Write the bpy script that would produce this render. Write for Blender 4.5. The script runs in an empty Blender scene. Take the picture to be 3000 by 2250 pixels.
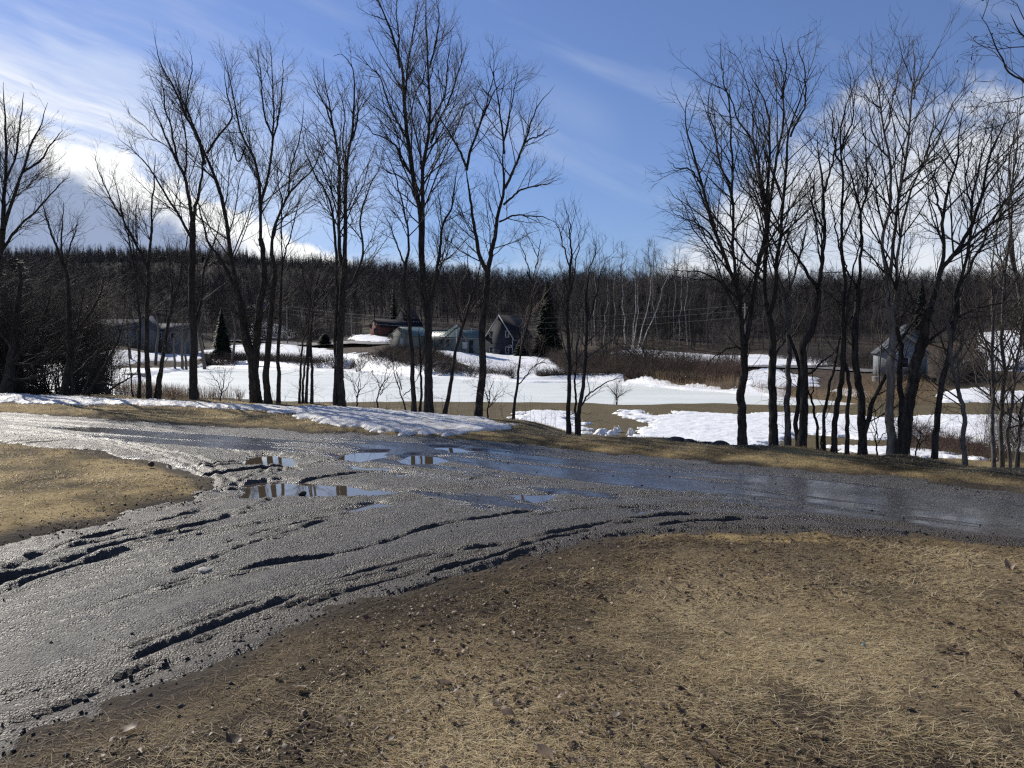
import bpy, math, random
import numpy as np
from mathutils import Vector
R = math.radians
rng = np.random.default_rng(7)
random.seed(7)
scene = bpy.context.scene
COL = scene.collection

# ------------------------------------------------------------------ camera, world, sun, exposure
F = 2253.0                      # focal length in photo pixels (3000 wide)
PITCH = R(3.18)
EYE = 1.6
cam_d = bpy.data.cameras.new("camera")
cam = bpy.data.objects.new("camera", cam_d)
COL.objects.link(cam)
cam.location = (0, 0, EYE)
cam.rotation_euler = (math.pi / 2 - PITCH, 0, 0)
cam_d.sensor_width = 36.0
cam_d.lens = 36.0 * F / 3000.0
cam_d.clip_start = 0.05
cam_d.clip_end = 9000
scene.camera = cam
scene.view_settings.view_transform = 'Standard'
scene.view_settings.look = 'None'
scene.view_settings.exposure = 0.12
scene.view_settings.gamma = 1.0
scene.render.film_transparent = False
scene.cycles.use_denoising = False
scene.cycles.filter_width = 1.3
scene.cycles.max_bounces = 5
scene.cycles.sample_clamp_direct = 12.0
scene.cycles.sample_clamp_indirect = 4.0

SUN_AZ, SUN_EL = R(-44.0), R(33.0)      # azimuth from +Y towards +X
sun_d = bpy.data.lights.new("sun", 'SUN')
sun = bpy.data.objects.new("sun", sun_d)
COL.objects.link(sun)
sun_d.energy = 5.0
sun_d.angle = R(0.53)
sun_d.color = (1.0, 0.94, 0.84)
sdir = Vector((math.sin(SUN_AZ) * math.cos(SUN_EL), math.cos(SUN_AZ) * math.cos(SUN_EL), math.sin(SUN_EL)))
sun.rotation_euler = sdir.to_track_quat('Z', 'Y').to_euler()


class G:
    """tiny node-graph helper"""
    def __init__(s, nt):
        s.nt = nt
        nt.nodes.clear()

    def n(s, t, **kw):
        o = s.nt.nodes.new(t)
        for k, v in kw.items():
            setattr(o, k, v)
        return o

    def l(s, a, b):
        s.nt.links.new(a, b)

    def put(s, sock, v):
        if hasattr(v, 'is_output') or isinstance(v, bpy.types.NodeSocket):
            s.l(v, sock)
        else:
            sock.default_value = v

    def m(s, op, a, b=0.0, c=0.0, clamp=False):
        o = s.n('ShaderNodeMath', operation=op)
        o.use_clamp = clamp
        s.put(o.inputs[0], a); s.put(o.inputs[1], b); s.put(o.inputs[2], c)
        return o.outputs[0]

    def sm(s, v, a, b, lo=0.0, hi=1.0):
        o = s.n('ShaderNodeMapRange', interpolation_type='SMOOTHSTEP')
        s.put(o.inputs['Value'], v)
        o.inputs['From Min'].default_value = a; o.inputs['From Max'].default_value = b
        o.inputs['To Min'].default_value = lo; o.inputs['To Max'].default_value = hi
        return o.outputs[0]

    def mix(s, f, a, b, blend='MIX'):
        o = s.n('ShaderNodeMix', data_type='RGBA', blend_type=blend)
        s.put(o.inputs[0], f)
        for i, v in ((6, a), (7, b)):
            if isinstance(v, tuple) and len(v) == 3:
                v = v + (1.0,)
            s.put(o.inputs[i], v)
        return o.outputs[2]

    def noise(s, vec, scale, detail=4.0, rough=0.55, dist=0.0, dims='3D'):
        o = s.n('ShaderNodeTexNoise', noise_dimensions=dims)
        if vec is not None:
            s.l(vec, o.inputs['Vector'])
        o.inputs['Scale'].default_value = scale
        o.inputs['Detail'].default_value = detail
        o.inputs['Roughness'].default_value = rough
        o.inputs['Distortion'].default_value = dist
        return o.outputs[0]

    def xyz(s, x, y, z=0.0):
        o = s.n('ShaderNodeCombineXYZ')
        s.put(o.inputs[0], x); s.put(o.inputs[1], y); s.put(o.inputs[2], z)
        return o.outputs[0]


world = bpy.data.worlds.new("World")
scene.world = world
world.use_nodes = True
g = G(world.node_tree)
sky = g.n('ShaderNodeTexSky', sky_type='NISHITA')
sky.sun_disc = False
sky.sun_elevation = SUN_EL
sky.sun_rotation = SUN_AZ
sky.altitude = 900
sky.air_density = 1.0
sky.dust_density = 0.15
sky.ozone_density = 2.2
tc = g.n('ShaderNodeTexCoord')
sp = g.n('ShaderNodeSeparateXYZ')
g.l(tc.outputs['Generated'], sp.inputs[0])
dx, dy, dz = sp.outputs
yy = g.m('MAXIMUM', g.m('ABSOLUTE', dy), 0.15)
U = g.m('DIVIDE', dx, yy)
V = g.m('DIVIDE', dz, yy)
skt = g.mix(g.sm(V, -0.02, 0.45), (0.62, 0.66, 0.84), (0.81, 0.825, 1.03))
skycol = g.mix(1.0, sky.outputs[0], skt, 'MULTIPLY')
# thin haze low over the horizon and toward the sun
# cirrus: streaks stretched along their own direction
T = g.m('MULTIPLY_ADD', U, 0.42, V)
S = g.m('MULTIPLY_ADD', V, -0.42, U)
wv = g.noise(g.xyz(U, V, 1.7), 3.0, 3.0)
Tw = g.m('MULTIPLY_ADD', g.m('SUBTRACT', wv, 0.5), 0.05, T)
st = g.noise(g.xyz(g.m('MULTIPLY', S, 2.2), g.m('MULTIPLY', Tw, 26.0), 0.3), 1.6, 6.0, 0.62)
st2 = g.noise(g.xyz(g.m('MULTIPLY', S, 1.3), g.m('MULTIPLY', Tw, 9.0), 5.3), 1.6, 5.0, 0.55)
band = g.m('MULTIPLY', g.sm(Tw, -0.02, 0.03), g.sm(Tw, 0.125, 0.055))
band = g.m('MULTIPLY', band, g.sm(U, -0.30, -0.52))
c1 = g.m('MULTIPLY', band, g.m('MULTIPLY_ADD', g.sm(st, 0.3, 0.7), 0.65, 0.33), clamp=True)
band2 = g.m('MULTIPLY', g.sm(Tw, 0.03, 0.09), g.sm(Tw, 0.26, 0.13))
band2 = g.m('MULTIPLY', band2, g.sm(U, -0.28, -0.62))
c2 = g.m('MULTIPLY', band2, g.sm(st2, 0.36, 0.72), clamp=True)
# faint high veils elsewhere
veil = g.m('MULTIPLY', g.sm(st2, 0.50, 0.85), 0.30)
vst = g.m('MULTIPLY', g.m('MULTIPLY', g.sm(g.m('ABSOLUTE', g.m('SUBTRACT', T, 0.325)), 0.05, 0.0), g.sm(U, 0.0, 0.06)), g.sm(U, 0.16, 0.09))
veil = g.m('MULTIPLY_ADD', vst, 0.12, veil)
# soft bright mass in the middle
ex = g.m('DIVIDE', g.m('SUBTRACT', U, -0.31), 0.20)
ey = g.m('DIVIDE', g.m('SUBTRACT', V, 0.19), 0.13)
er = g.m('SQRT', g.m('ADD', g.m('MULTIPLY', ex, ex), g.m('MULTIPLY', ey, ey)))
pn = g.noise(g.xyz(U, V, 8.1), 9.0, 6.0, 0.6)
soft = g.m('MULTIPLY', g.sm(er, 1.25, 0.1), g.m('MULTIPLY_ADD', pn, 0.9, 0.12), clamp=True)
# cumulus bank along a falling diagonal
T2 = g.m('MULTIPLY_ADD', U, 0.44, V)
bn = g.noise(g.xyz(U, V, 3.3), 13.0, 7.0, 0.58)
bn2 = g.noise(g.xyz(U, g.m('MULTIPLY', V, 1.6), 6.3), 5.0, 5.0, 0.55)
T2n = g.m('MULTIPLY_ADD', g.m('SUBTRACT', bn, 0.5), 0.10, T2)
bank = g.m('MULTIPLY', g.sm(T2n, 0.022, 0.004), g.sm(U, -0.17, -0.24))
grey = g.m('MULTIPLY', g.sm(T2n, -0.012, -0.062), g.sm(U, -0.26, -0.42))
grey = g.m('MULTIPLY', grey, g.m('SUBTRACT', 1.12, g.m('MULTIPLY', g.sm(bn2, 0.50, 0.72), 0.75)), clamp=True)
# wedge on the right
top = g.sm(U, 0.13, 0.46, 0.10, 0.305)
wn = g.noise(g.xyz(U, g.m('MULTIPLY', V, 1.7), 2.2), 8.0, 7.0, 0.6)
wd = g.m('SUBTRACT', g.m('MULTIPLY_ADD', g.m('SUBTRACT', wn, 0.5), 0.20, top), V)
wedge = g.m('MULTIPLY', g.sm(wd, -0.03, 0.06), g.sm(U, 0.15, 0.21))
wedge = g.m('MULTIPLY', wedge, g.m('MULTIPLY_ADD', g.sm(wn, 0.3, 0.65), 0.45, 0.55), clamp=True)
ln_ = g.noise(g.xyz(U, g.m('MULTIPLY', V, 2.2), 4.4), 7.0, 6.0, 0.6)
low = g.m('MULTIPLY', g.sm(g.m('MULTIPLY_ADD', g.m('SUBTRACT', ln_, 0.5), 0.16, V), 0.125, 0.09), g.sm(U, -0.32, -0.2))
low = g.m('MULTIPLY', g.m('MULTIPLY', low, g.sm(U, 0.12, -0.05)), g.sm(ln_, 0.35, 0.6), clamp=True)
CW = (9.2, 9.4, 9.6)
CG = (3.0, 3.7, 5.3)
col = g.mix(veil, skycol, (6.0, 6.8, 8.2))
col = g.mix(g.m('MULTIPLY', c2, 0.62), col, (8.0, 8.6, 9.4))
col = g.mix(c1, col, CW)
col = g.mix(g.m('MULTIPLY', soft, 0.75), col, (7.0, 7.8, 9.0))
col = g.mix(g.m('MULTIPLY', low, 0.6), col, (7.6, 8.0, 8.6))
col = g.mix(wedge, col, (7.8, 8.1, 8.6))
bankcol = g.mix(grey, (10.5, 10.6, 10.6), CG)
col = g.mix(bank, col, bankcol)
bg = g.n('ShaderNodeBackground')
g.l(col, bg.inputs[0])
bg.inputs[1].default_value = 0.10
wo = g.n('ShaderNodeOutputWorld')
g.l(bg.outputs[0], wo.inputs[0])


# ------------------------------------------------------------------ numeric helpers
LAT = np.random.default_rng(3).random((256, 256))


def vnoise(x, y):
    xi = np.floor(x).astype(np.int64); yi = np.floor(y).astype(np.int64)
    fx = x - xi; fy = y - yi
    fx = fx * fx * (3 - 2 * fx); fy = fy * fy * (3 - 2 * fy)
    a = LAT[xi & 255, yi & 255]; b = LAT[(xi + 1) & 255, yi & 255]
    c = LAT[xi & 255, (yi + 1) & 255]; d = LAT[(xi + 1) & 255, (yi + 1) & 255]
    return (a * (1 - fx) + b * fx) * (1 - fy) + (c * (1 - fx) + d * fx) * fy


def fbm(x, y, oct=4, gain=0.5):
    s = np.zeros_like(np.asarray(x, float)); a = 1.0; t = 0.0
    for i in range(oct):
        s = s + a * vnoise(x * 2 ** i + 17.3 * i, y * 2 ** i + 5.1 * i)
        t += a; a *= gain
    return s / t - 0.5


def sstep(x, a, b):
    t = np.clip((x - a) / (b - a), 0, 1)
    return t * t * (3 - 2 * t)


def ray(px, py):
    x = (np.asarray(px, float) - 1500) / F
    v = (1125 - np.asarray(py, float)) / F
    return x, np.cos(PITCH) + v * np.sin(PITCH), v * np.cos(PITCH) - np.sin(PITCH)


def at(px, py, Y):
    """world point at forward distance Y on the sight line of a photo pixel"""
    x, y, z = ray(px, py)
    k = Y / y
    return np.stack([x * k, y * k, EYE + z * k], -1)


def flat(pts, z=0.0):
    """photo pixels -> XY on the level z"""
    p = np.array(pts, float)
    x, y, dz_ = ray(p[:, 0], p[:, 1])
    k = (z - EYE) / dz_
    return np.stack([x * k, y * k], -1)


def sd_poly(poly, x, y):
    """signed distance to polygon, positive inside"""
    d2 = np.full(x.shape, 1e18); ins = np.zeros(x.shape, bool)
    n = len(poly)
    for i in range(n):
        ax, ay = poly[i]; bx, by = poly[(i + 1) % n]
        ex, ey = bx - ax, by - ay
        t = np.clip(((x - ax) * ex + (y - ay) * ey) / (ex * ex + ey * ey + 1e-12), 0, 1)
        d2 = np.minimum(d2, (x - ax - t * ex) ** 2 + (y - ay - t * ey) ** 2)
        c = ((ay > y) != (by > y)) & (x < ex * (y - ay) / (ey + 1e-18) + ax)
        ins ^= c
    return np.where(ins, 1, -1) * np.sqrt(d2)


def d_line(pl, x, y):
    d2 = np.full(x.shape, 1e18); s = np.zeros(x.shape); acc = 0.0
    for i in range(len(pl) - 1):
        ax, ay = pl[i]; bx, by = pl[i + 1]
        ex, ey = bx - ax, by - ay
        L = math.hypot(ex, ey)
        t = np.clip(((x - ax) * ex + (y - ay) * ey) / (ex * ex + ey * ey + 1e-12), 0, 1)
        q = (x - ax - t * ex) ** 2 + (y - ay - t * ey) ** 2
        k = q < d2
        d2 = np.where(k, q, d2); s = np.where(k, acc + t * L, s)
        acc += L
    return np.sqrt(d2), s, acc


def smooth_line(pts, n):
    p = np.array(pts, float)
    if len(p) == 2:
        t = np.linspace(0, 1, n)[:, None]
        return p[0] * (1 - t) + p[1] * t
    q = np.vstack([2 * p[0] - p[1], p, 2 * p[-1] - p[-2]])
    seg = np.linalg.norm(np.diff(p, axis=0), axis=1)
    cum = np.concatenate([[0], np.cumsum(seg)]) / max(seg.sum(), 1e-9)
    out = []
    for t in np.linspace(0, 1, n):
        i = min(np.searchsorted(cum, t, side='right') - 1, len(p) - 2)
        f = (t - cum[i]) / max(cum[i + 1] - cum[i], 1e-9)
        a, b, c, d = q[i], q[i + 1], q[i + 2], q[i + 3]
        out.append(0.5 * (2 * b + (c - a) * f + (2 * a - 5 * b + 4 * c - d) * f * f + (3 * b - a - 3 * c + d) * f ** 3))
    return np.array(out)


def mesh_np(name, V, faces, mat=None, parent=None, smooth=False, attrs=None, origin=None, color=None):
    """faces: list of int arrays (n,3)/(n,4)"""
    V = np.asarray(V, np.float32)
    if origin is not None:
        V = V - np.asarray(origin, np.float32)
    me = bpy.data.meshes.new(name)
    me.vertices.add(len(V))
    me.vertices.foreach_set('co', V.ravel())
    if not isinstance(faces, list):
        faces = [faces]
    faces = [np.asarray(f, np.int32) for f in faces if len(f)]
    loops = np.concatenate([f.ravel() for f in faces])
    tot = np.concatenate([np.full(len(f), f.shape[1], np.int32) for f in faces])
    st_ = np.concatenate([[0], np.cumsum(tot)[:-1]]).astype(np.int32)
    me.loops.add(len(loops)); me.loops.foreach_set('vertex_index', loops)
    me.polygons.add(len(tot))
    me.polygons.foreach_set('loop_start', st_)
    me.polygons.foreach_set('loop_total', tot)
    if smooth:
        me.polygons.foreach_set('use_smooth', np.ones(len(tot), bool))
    me.update(calc_edges=True)
    me.validate()
    for k, a in (attrs or {}).items():
        at_ = me.attributes.new(k, 'FLOAT', 'POINT')
        at_.data.foreach_set('value', np.asarray(a, np.float32))
    if color is not None:
        ca = me.attributes.new('tint', 'FLOAT_COLOR', 'POINT')
        c4 = np.ones((len(V), 4), np.float32); c4[:, :3] = color
        ca.data.foreach_set('color', c4.ravel())
    if mat is not None:
        me.materials.append(mat)
    o = bpy.data.objects.new(name, me)
    COL.objects.link(o)
    if parent is not None:
        o.parent = parent
    elif origin is not None:
        o.location = origin
    return o


def tag(o, label=None, cat=None, group=None, kind=None):
    if label: o['label'] = label
    if cat: o['category'] = cat
    if group: o['group'] = group
    if kind: o['kind'] = kind
    return o


def thing(name, label, cat, loc=(0, 0, 0), rz=0.0, group=None):
    o = bpy.data.objects.new(name, None)
    o.empty_display_size = 0.2
    COL.objects.link(o)
    o.location = loc; o.rotation_euler = (0, 0, rz)
    return tag(o, label, cat, group)


def copy_tree(o, loc, rz=0.0, sc=1.0, label=None, parent=None):
    c = o.copy(); COL.objects.link(c)
    if parent is None:
        c.location = loc; c.rotation_euler = (0, 0, rz); c.scale = (sc, sc, sc)
        if label: c['label'] = label
    else:
        c.parent = parent
    for ch in list(o.children):
        copy_tree(ch, None, parent=c)
    return c


def tubes(P, Rd, m=3):
    """P (N,K,3), Rd (N,K) -> verts, quads"""
    N, K, _ = P.shape
    t = np.gradient(P, axis=1)
    t /= np.linalg.norm(t, axis=2, keepdims=True) + 1e-9
    ref = np.broadcast_to(np.array([0.31, 0.93, 0.17]), t.shape)
    bad = np.abs((t * ref).sum(2, keepdims=True)) > 0.93
    ref = np.where(bad, np.array([1.0, 0, 0]), ref)
    u = np.cross(t, ref); u /= np.linalg.norm(u, axis=2, keepdims=True) + 1e-9
    v = np.cross(t, u)
    a = np.arange(m) * 2 * math.pi / m
    ring = u[:, :, None, :] * np.cos(a)[None, None, :, None] + v[:, :, None, :] * np.sin(a)[None, None, :, None]
    W = P[:, :, None, :] + ring * Rd[:, :, None, None]
    base = (np.arange(N) * K * m)[:, None, None] + (np.arange(K - 1) * m)[None, :, None]
    j = np.arange(m)[None, None, :]; j2 = (np.arange(m) + 1) % m; j2 = j2[None, None, :]
    q = np.stack([base + j, base + j2, base + m + j2, base + m + j], -1).reshape(-1, 4)
    return W.reshape(-1, 3), q


def join(parts):
    Vs, Fs, o = [], [], 0
    for V, Q in parts:
        Vs.append(V); Fs.append(Q + o); o += len(V)
    f4 = [f for f in Fs if f.shape[1] == 4]; f3 = [f for f in Fs if f.shape[1] == 3]
    out = []
    if f4: out.append(np.concatenate(f4))
    if f3: out.append(np.concatenate(f3))
    return np.concatenate(Vs), out


def spawn(P, rad, n, tlo, thi, alo, ahi, L, up, K=4, wig=0.06, rfac=0.55, rl=0.010, rmin=0.002, rg=rng, flat_=1.0):
    """children polylines of parents P (N,Kp,3), rad (N,Kp). n = counts per parent; L = f(t, parent_len) -> length"""
    N, Kp, _ = P.shape
    n = np.broadcast_to(np.asarray(n, int), (N,))
    idx = np.repeat(np.arange(N), n)
    M = len(idx)
    if M == 0:
        return np.zeros((0, K, 3)), np.zeros((0, K))
    t = rg.uniform(tlo, thi, M)
    plen = np.linalg.norm(np.diff(P, axis=1), axis=2).sum(1)[idx]
    f = t * (Kp - 1); i = np.minimum(f.astype(int), Kp - 2); f = f - i
    a = P[idx, i]; b = P[idx, i + 1]
    pos = a + (b - a) * f[:, None]
    r = rad[idx, i] * (1 - f) + rad[idx, i + 1] * f
    tan = (b - a) / (np.linalg.norm(b - a, axis=1, keepdims=True) + 1e-9)
    rv = rg.normal(size=(M, 3)); rv[:, 2] *= flat_
    rv -= tan * (rv * tan).sum(1, keepdims=True)
    rv /= np.linalg.norm(rv, axis=1, keepdims=True) + 1e-9
    ang = rg.uniform(alo, ahi, M)[:, None]
    d = tan * np.cos(ang) + rv * np.sin(ang)
    ln = L(t, plen) * rg.uniform(0.6, 1.25, M)
    s = np.linspace(0, 1, K)[None, :, None]
    C = pos[:, None, :] + d[:, None, :] * s * ln[:, None, None]
    upv = np.zeros((M, 1, 3)); upv[:, 0, 2] = up
    C = C + upv * (s ** 2) * ln[:, None, None]
    C = C + rg.normal(size=(M, K, 3)) * wig * ln[:, None, None] * s
    r0 = np.clip(np.minimum(r * rfac, rl * ln + rmin), rmin, None)
    Rr = r0[:, None] * (1 - 0.72 * np.linspace(0, 1, K)[None, :])
    return C, Rr


# ------------------------------------------------------------------ terrain
# profiles: for azimuth columns (photo x) a list of (distance Y, height z)
COLS = [
    (-500, [(25, 0), (30, -.5), (40, -1.5), (60, -2.55), (100, -2.45), (125, -1.2), (150, 1.2), (200, 6), (650, 70), (760, 74), (1500, 60)]),
    (300, [(22.5, 0), (26, -.4), (38, -1.7), (55, -2.55), (100, -2.5), (112, -2.2), (150, 1.4), (200, 6), (650, 70), (760, 74), (1500, 60)]),
    (560, [(20.5, 0), (24, -.5), (36, -1.7), (52, -2.5), (60, -2.7), (125, -2.7), (140, -1.8), (185, 0.6), (230, 5), (650, 71), (760, 75), (1500, 60)]),
    (900, [(19.3, 0), (23, -.5), (34, -1.9), (48, -2.45), (53, -2.6), (115, -2.6), (135, -1.6), (172, 0.5), (190, 1.0), (230, 5), (650, 65), (760, 68), (1500, 60)]),
    (1130, [(17.9, 0), (21.5, -.5), (32, -2), (45, -2.45), (53, -2.6), (97, -2.6), (103, -1.6), (117, 0.0), (140, .7), (165, 2.2), (200, 6), (650, 58), (760, 62), (1500, 60)]),
    (1290, [(16.9, 0), (20.5, -.6), (31, -2), (43, -2.4), (53, -2.6), (92, -2.6), (100, -1.4), (117, 0.0), (135, -.3), (165, 1.6), (200, 6), (650, 53), (760, 55), (1500, 55)]),
    (1500, [(15.5, 0), (19, -.7), (29, -2.05), (42, -2.4), (53, -2.6), (86, -2.6), (90, -2.3), (128, -1.1), (150, -.6), (180, 2), (200, 5), (640, 45), (760, 46), (1500, 46)]),
    (1900, [(12.6, 0), (16, -.8), (26, -2.1), (40, -2.4), (53, -2.6), (73, -2.6), (77, -2.0), (90, -1.6), (105, -1.2), (140, 0), (200, 5), (560, 34), (760, 35), (1500, 40)]),
    (2300, [(11.5, 0), (15, -.9), (24, -2.1), (40, -2.4), (53, -2.6), (62, -2.6), (65, -2.2), (72, -1.4), (82, -1.2), (112, -1.0), (150, .5), (200, 5), (500, 28), (760, 30), (1500, 40)]),
    (2650, [(10.5, 0), (14, -.9), (22, -2.05), (40, -2.4), (50, -2.5), (56, -2.3), (66, -1.8), (80, -1.3), (112, -.6), (150, 1.0), (200, 5), (450, 26), (760, 30), (1500, 40)]),
    (3000, [(9.4, 0), (13, -.9), (21, -1.95), (40, -2.35), (50, -2.4), (56, -1.95), (75, -1.3), (92, -.6), (132, 2.9), (150, 3.3), (200, 6), (450, 26), (760, 30), (1500, 40)]),
    (3500, [(8.0, 0), (12, -.9), (20, -1.9), (40, -2.2), (56, -1.9), (75, -1.0), (92, .0), (132, 3.3), (200, 7), (450, 26), (760, 30), (1500, 40)]),
]
CU = np.array([(c[0] - 1500) / F for c in COLS])


def H_raw(x, y):
    x = np.asarray(x, float); y = np.asarray(y, float)
    shp = x.shape; x = x.ravel(); y = y.ravel()
    r = np.hypot(x, y); az = np.arctan2(x, y)
    azc = np.clip(az, np.arctan(CU[0]), np.arctan(CU[-1]))
    u = np.tan(azc); Y = r * np.cos(azc)
    prof = np.stack([np.interp(Y, [-1e3] + [p[0] for p in c[1]], [0] + [p[1] for p in c[1]]) for c in COLS])
    i = np.clip(np.searchsorted(CU, u, side='right') - 1, 0, len(CU) - 2)
    f = np.clip((u - CU[i]) / (CU[i + 1] - CU[i]), 0, 1); f = f * f * (3 - 2 * f)
    k = np.arange(len(u))
    z = prof[i, k] * (1 - f) + prof[i + 1, k] * f
    w = 1 - sstep(np.abs(az), R(55), R(85))
    return (z * w).reshape(shp)


def flat3(pts, z):
    return flat(pts, z)


POND_Z = -2.80
POND = np.vstack([
    flat([(470, 1152), (560, 1165), (700, 1177), (850, 1181), (1000, 1183), (1300, 1185), (1700, 1187), (2100, 1191), (2350, 1195), (2530, 1196)], POND_Z),
    flat([(2545, 1186), (2400, 1170), (2290, 1158), (2150, 1149), (2000, 1138), (1850, 1125), (1700, 1118), (1560, 1117), (1400, 1107), (1300, 1104),
          (1200, 1099), (1100, 1091), (1040, 1084), (900, 1081), (750, 1076), (620, 1071), (540, 1083), (440, 1100), (380, 1125), (420, 1140)], POND_Z)])


def H(x, y):
    x = np.asarray(x, float); y = np.asarray(y, float)
    z = H_raw(x, y)
    r = np.hypot(x, y)
    far = sstep(r, 20, 60)
    z = z + far * (fbm(x * 0.09, y * 0.09, 3) * 0.7 * sstep(r, 90, 260) + fbm(x * .25 + 9, y * .25, 3) * 0.22)
    z = z + 0.05 * fbm(x * 0.35, y * 0.35, 3) + 0.03 * fbm(x * 1.7, y * 1.7, 2) * (1 - far)
    near = (y > 40) & (y < 150)
    if np.any(near):
        sd = sd_poly(POND, x, y) + 0.9 * fbm(x * .22, y * .22, 3)
        k = sstep(sd, -0.6, 1.0)
        z = np.where(near, z * (1 - k) + (-3.15) * k, z)
        z = np.where(near & (sd < -0.2), np.maximum(z, -2.72), z)
    return z


def ground_at(px, py, ymin=3.0):
    """XY where the sight line of a photo pixel meets the terrain"""
    Ys = ymin * 1.02 ** np.arange(300)
    P = at(px, py, Ys)
    h = H(P[:, 0], P[:, 1])
    b = np.nonzero(P[:, 2] <= h)[0]
    i = b[0] if len(b) else 299
    return P[i, :2]


def gpoly(pts, ymin=3.0):
    return np.array([ground_at(a, b, ymin) for a, b in pts])


def h1(x, y):
    return float(H(np.array([x]), np.array([y]))[0])


# ------------------------------------------------------------------ materials
def M(name, build):
    m = bpy.data.materials.new(name)
    m.use_nodes = True
    gg = G(m.node_tree)
    bs = gg.n('ShaderNodeBsdfPrincipled')
    out = gg.n('ShaderNodeOutputMaterial')
    gg.l(bs.outputs[0], out.inputs[0])
    build(gg, bs)
    return m


def pos(gg):
    return gg.n('ShaderNodeNewGeometry').outputs['Position']


def objco(gg):
    return gg.n('ShaderNodeTexCoord').outputs['Object']


def attr(gg, n, out='Fac'):
    a = gg.n('ShaderNodeAttribute'); a.attribute_name = n
    return a.outputs[out]


def bump(gg, bs, h, strength=0.5, dist=0.02):
    b = gg.n('ShaderNodeBump')
    b.inputs['Strength'].default_value = strength
    b.inputs['Distance'].default_value = dist
    gg.l(h, b.inputs['Height'])
    gg.l(b.outputs[0], bs.inputs['Normal'])


def plain(name, c, rough=0.8, var=0.25, scale=3.0, bscale=None, metal=0.0, bstr=0.4):
    def f(gg, bs):
        p = objco(gg)
        n = gg.noise(p, scale, 5, 0.6)
        a = tuple(max(0, v * (1 - var)) for v in c); b = tuple(v * (1 + var) for v in c)
        gg.l(gg.mix(gg.sm(n, 0.3, 0.7), a, b), bs.inputs['Base Color'])
        bs.inputs['Roughness'].default_value = rough
        bs.inputs['Metallic'].default_value = metal
        bs.inputs['Specular IOR Level'].default_value = 0.3
        if bscale:
            bump(gg, bs, gg.noise(p, bscale, 4, 0.6), bstr, 0.03)
    return M(name, f)


def bark(name, dark, light, rough=0.9, sx=30.0, bst=0.9):
    def f(gg, bs):
        sp_ = gg.n('ShaderNodeSeparateXYZ'); gg.l(pos(gg), sp_.inputs[0])
        v = gg.xyz(sp_.outputs[0], sp_.outputs[1], gg.m('MULTIPLY', sp_.outputs[2], 0.18))
        n = gg.noise(v, sx, 4, 0.65, 0.3)
        n2 = gg.noise(pos(gg), 2.0, 3)
        c = gg.mix(gg.sm(n, 0.35, 0.65), dark, light)
        c = gg.mix(gg.m('MULTIPLY', gg.sm(n2, 0.45, 0.7), 0.5), c, tuple(0.5 * (a + b) * 0.8 for a, b in zip(dark, light)))
        gg.l(c, bs.inputs['Base Color'])
        bs.inputs['Roughness'].default_value = rough
        bs.inputs['Specular IOR Level'].default_value = 0.2
        bump(gg, bs, n, bst, 0.02)
    return M(name, f)


MAT = {}
MAT['bark'] = bark('dark_bark', (0.018, 0.016, 0.014), (0.070, 0.061, 0.052))
MAT['bark_pale'] = bark('pale_bark', (0.13, 0.11, 0.09), (0.30, 0.27, 0.23), sx=14.0, bst=0.5)
MAT['bark_grey'] = bark('grey_bark', (0.06, 0.055, 0.05), (0.17, 0.155, 0.14))
MAT['twig'] = plain('twig_bark', (0.036, 0.030, 0.026), 0.75, 0.25, 6.0)
MAT['twig_red'] = plain('reddish_twig', (0.062, 0.036, 0.030), 0.7, 0.3, 6.0)
MAT['twig_grey'] = plain('grey_twig', (0.080, 0.069, 0.061), 0.8, 0.25, 4.0)
MAT['birch'] = M('birch_bark', lambda gg, bs: (gg.l(gg.mix(gg.sm(gg.noise(objco(gg), 2.5, 5, 0.7), 0.5, 0.62), (0.52, 0.49, 0.44), (0.10, 0.09, 0.08)), bs.inputs['Base Color']),))
MAT['needle'] = plain('spruce_needle', (0.022, 0.033, 0.020), 0.7, 0.45, 1.2)
MAT['needle_far'] = plain('far_conifer', (0.020, 0.028, 0.022), 0.8, 0.4, 0.15)
MAT['wood_far'] = plain('far_wood', (0.043, 0.037, 0.037), 0.9, 0.35, 0.06)
MAT['brush'] = plain('brown_brush', (0.050, 0.036, 0.029), 0.85, 0.4, 0.8)
MAT['reed'] = plain('dry_reed', (0.27, 0.19, 0.115), 0.8, 0.35, 1.5)
MAT['rock'] = plain('dark_rock', (0.045, 0.042, 0.040), 0.75, 0.5, 5.0, 9.0)
MAT['stone'] = plain('pale_stone', (0.33, 0.31, 0.28), 0.7, 0.3, 20.0, 30.0)


def f_ground(gg, bs):
    p = pos(gg)
    t = attr(gg, 'tint', 'Color')
    n1 = gg.noise(p, 9.0, 6, 0.7)
    n2 = gg.noise(p, 45.0, 4, 0.7)
    n3 = gg.noise(p, 0.9, 5, 0.6)
    k = gg.m('MULTIPLY', gg.m('MULTIPLY_ADD', n1, 1.1, 0.45), gg.m('MULTIPLY_ADD', n2, 1.0, 0.5))
    k = gg.m('MULTIPLY', k, gg.m('MULTIPLY_ADD', n3, 0.8, 0.6))
    o = gg.n('ShaderNodeVectorMath', operation='SCALE')
    gg.l(t, o.inputs[0]); gg.l(k, o.inputs['Scale'])
    gg.l(o.outputs[0], bs.inputs['Base Color'])
    bs.inputs['Roughness'].default_value = 0.95
    bs.inputs['Specular IOR Level'].default_value = 0.15
    bump(gg, bs, gg.m('ADD', n2, gg.m('MULTIPLY', n1, 2.0)), 0.9, 0.03)


MAT['ground'] = M('grass_ground', f_ground)


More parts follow.
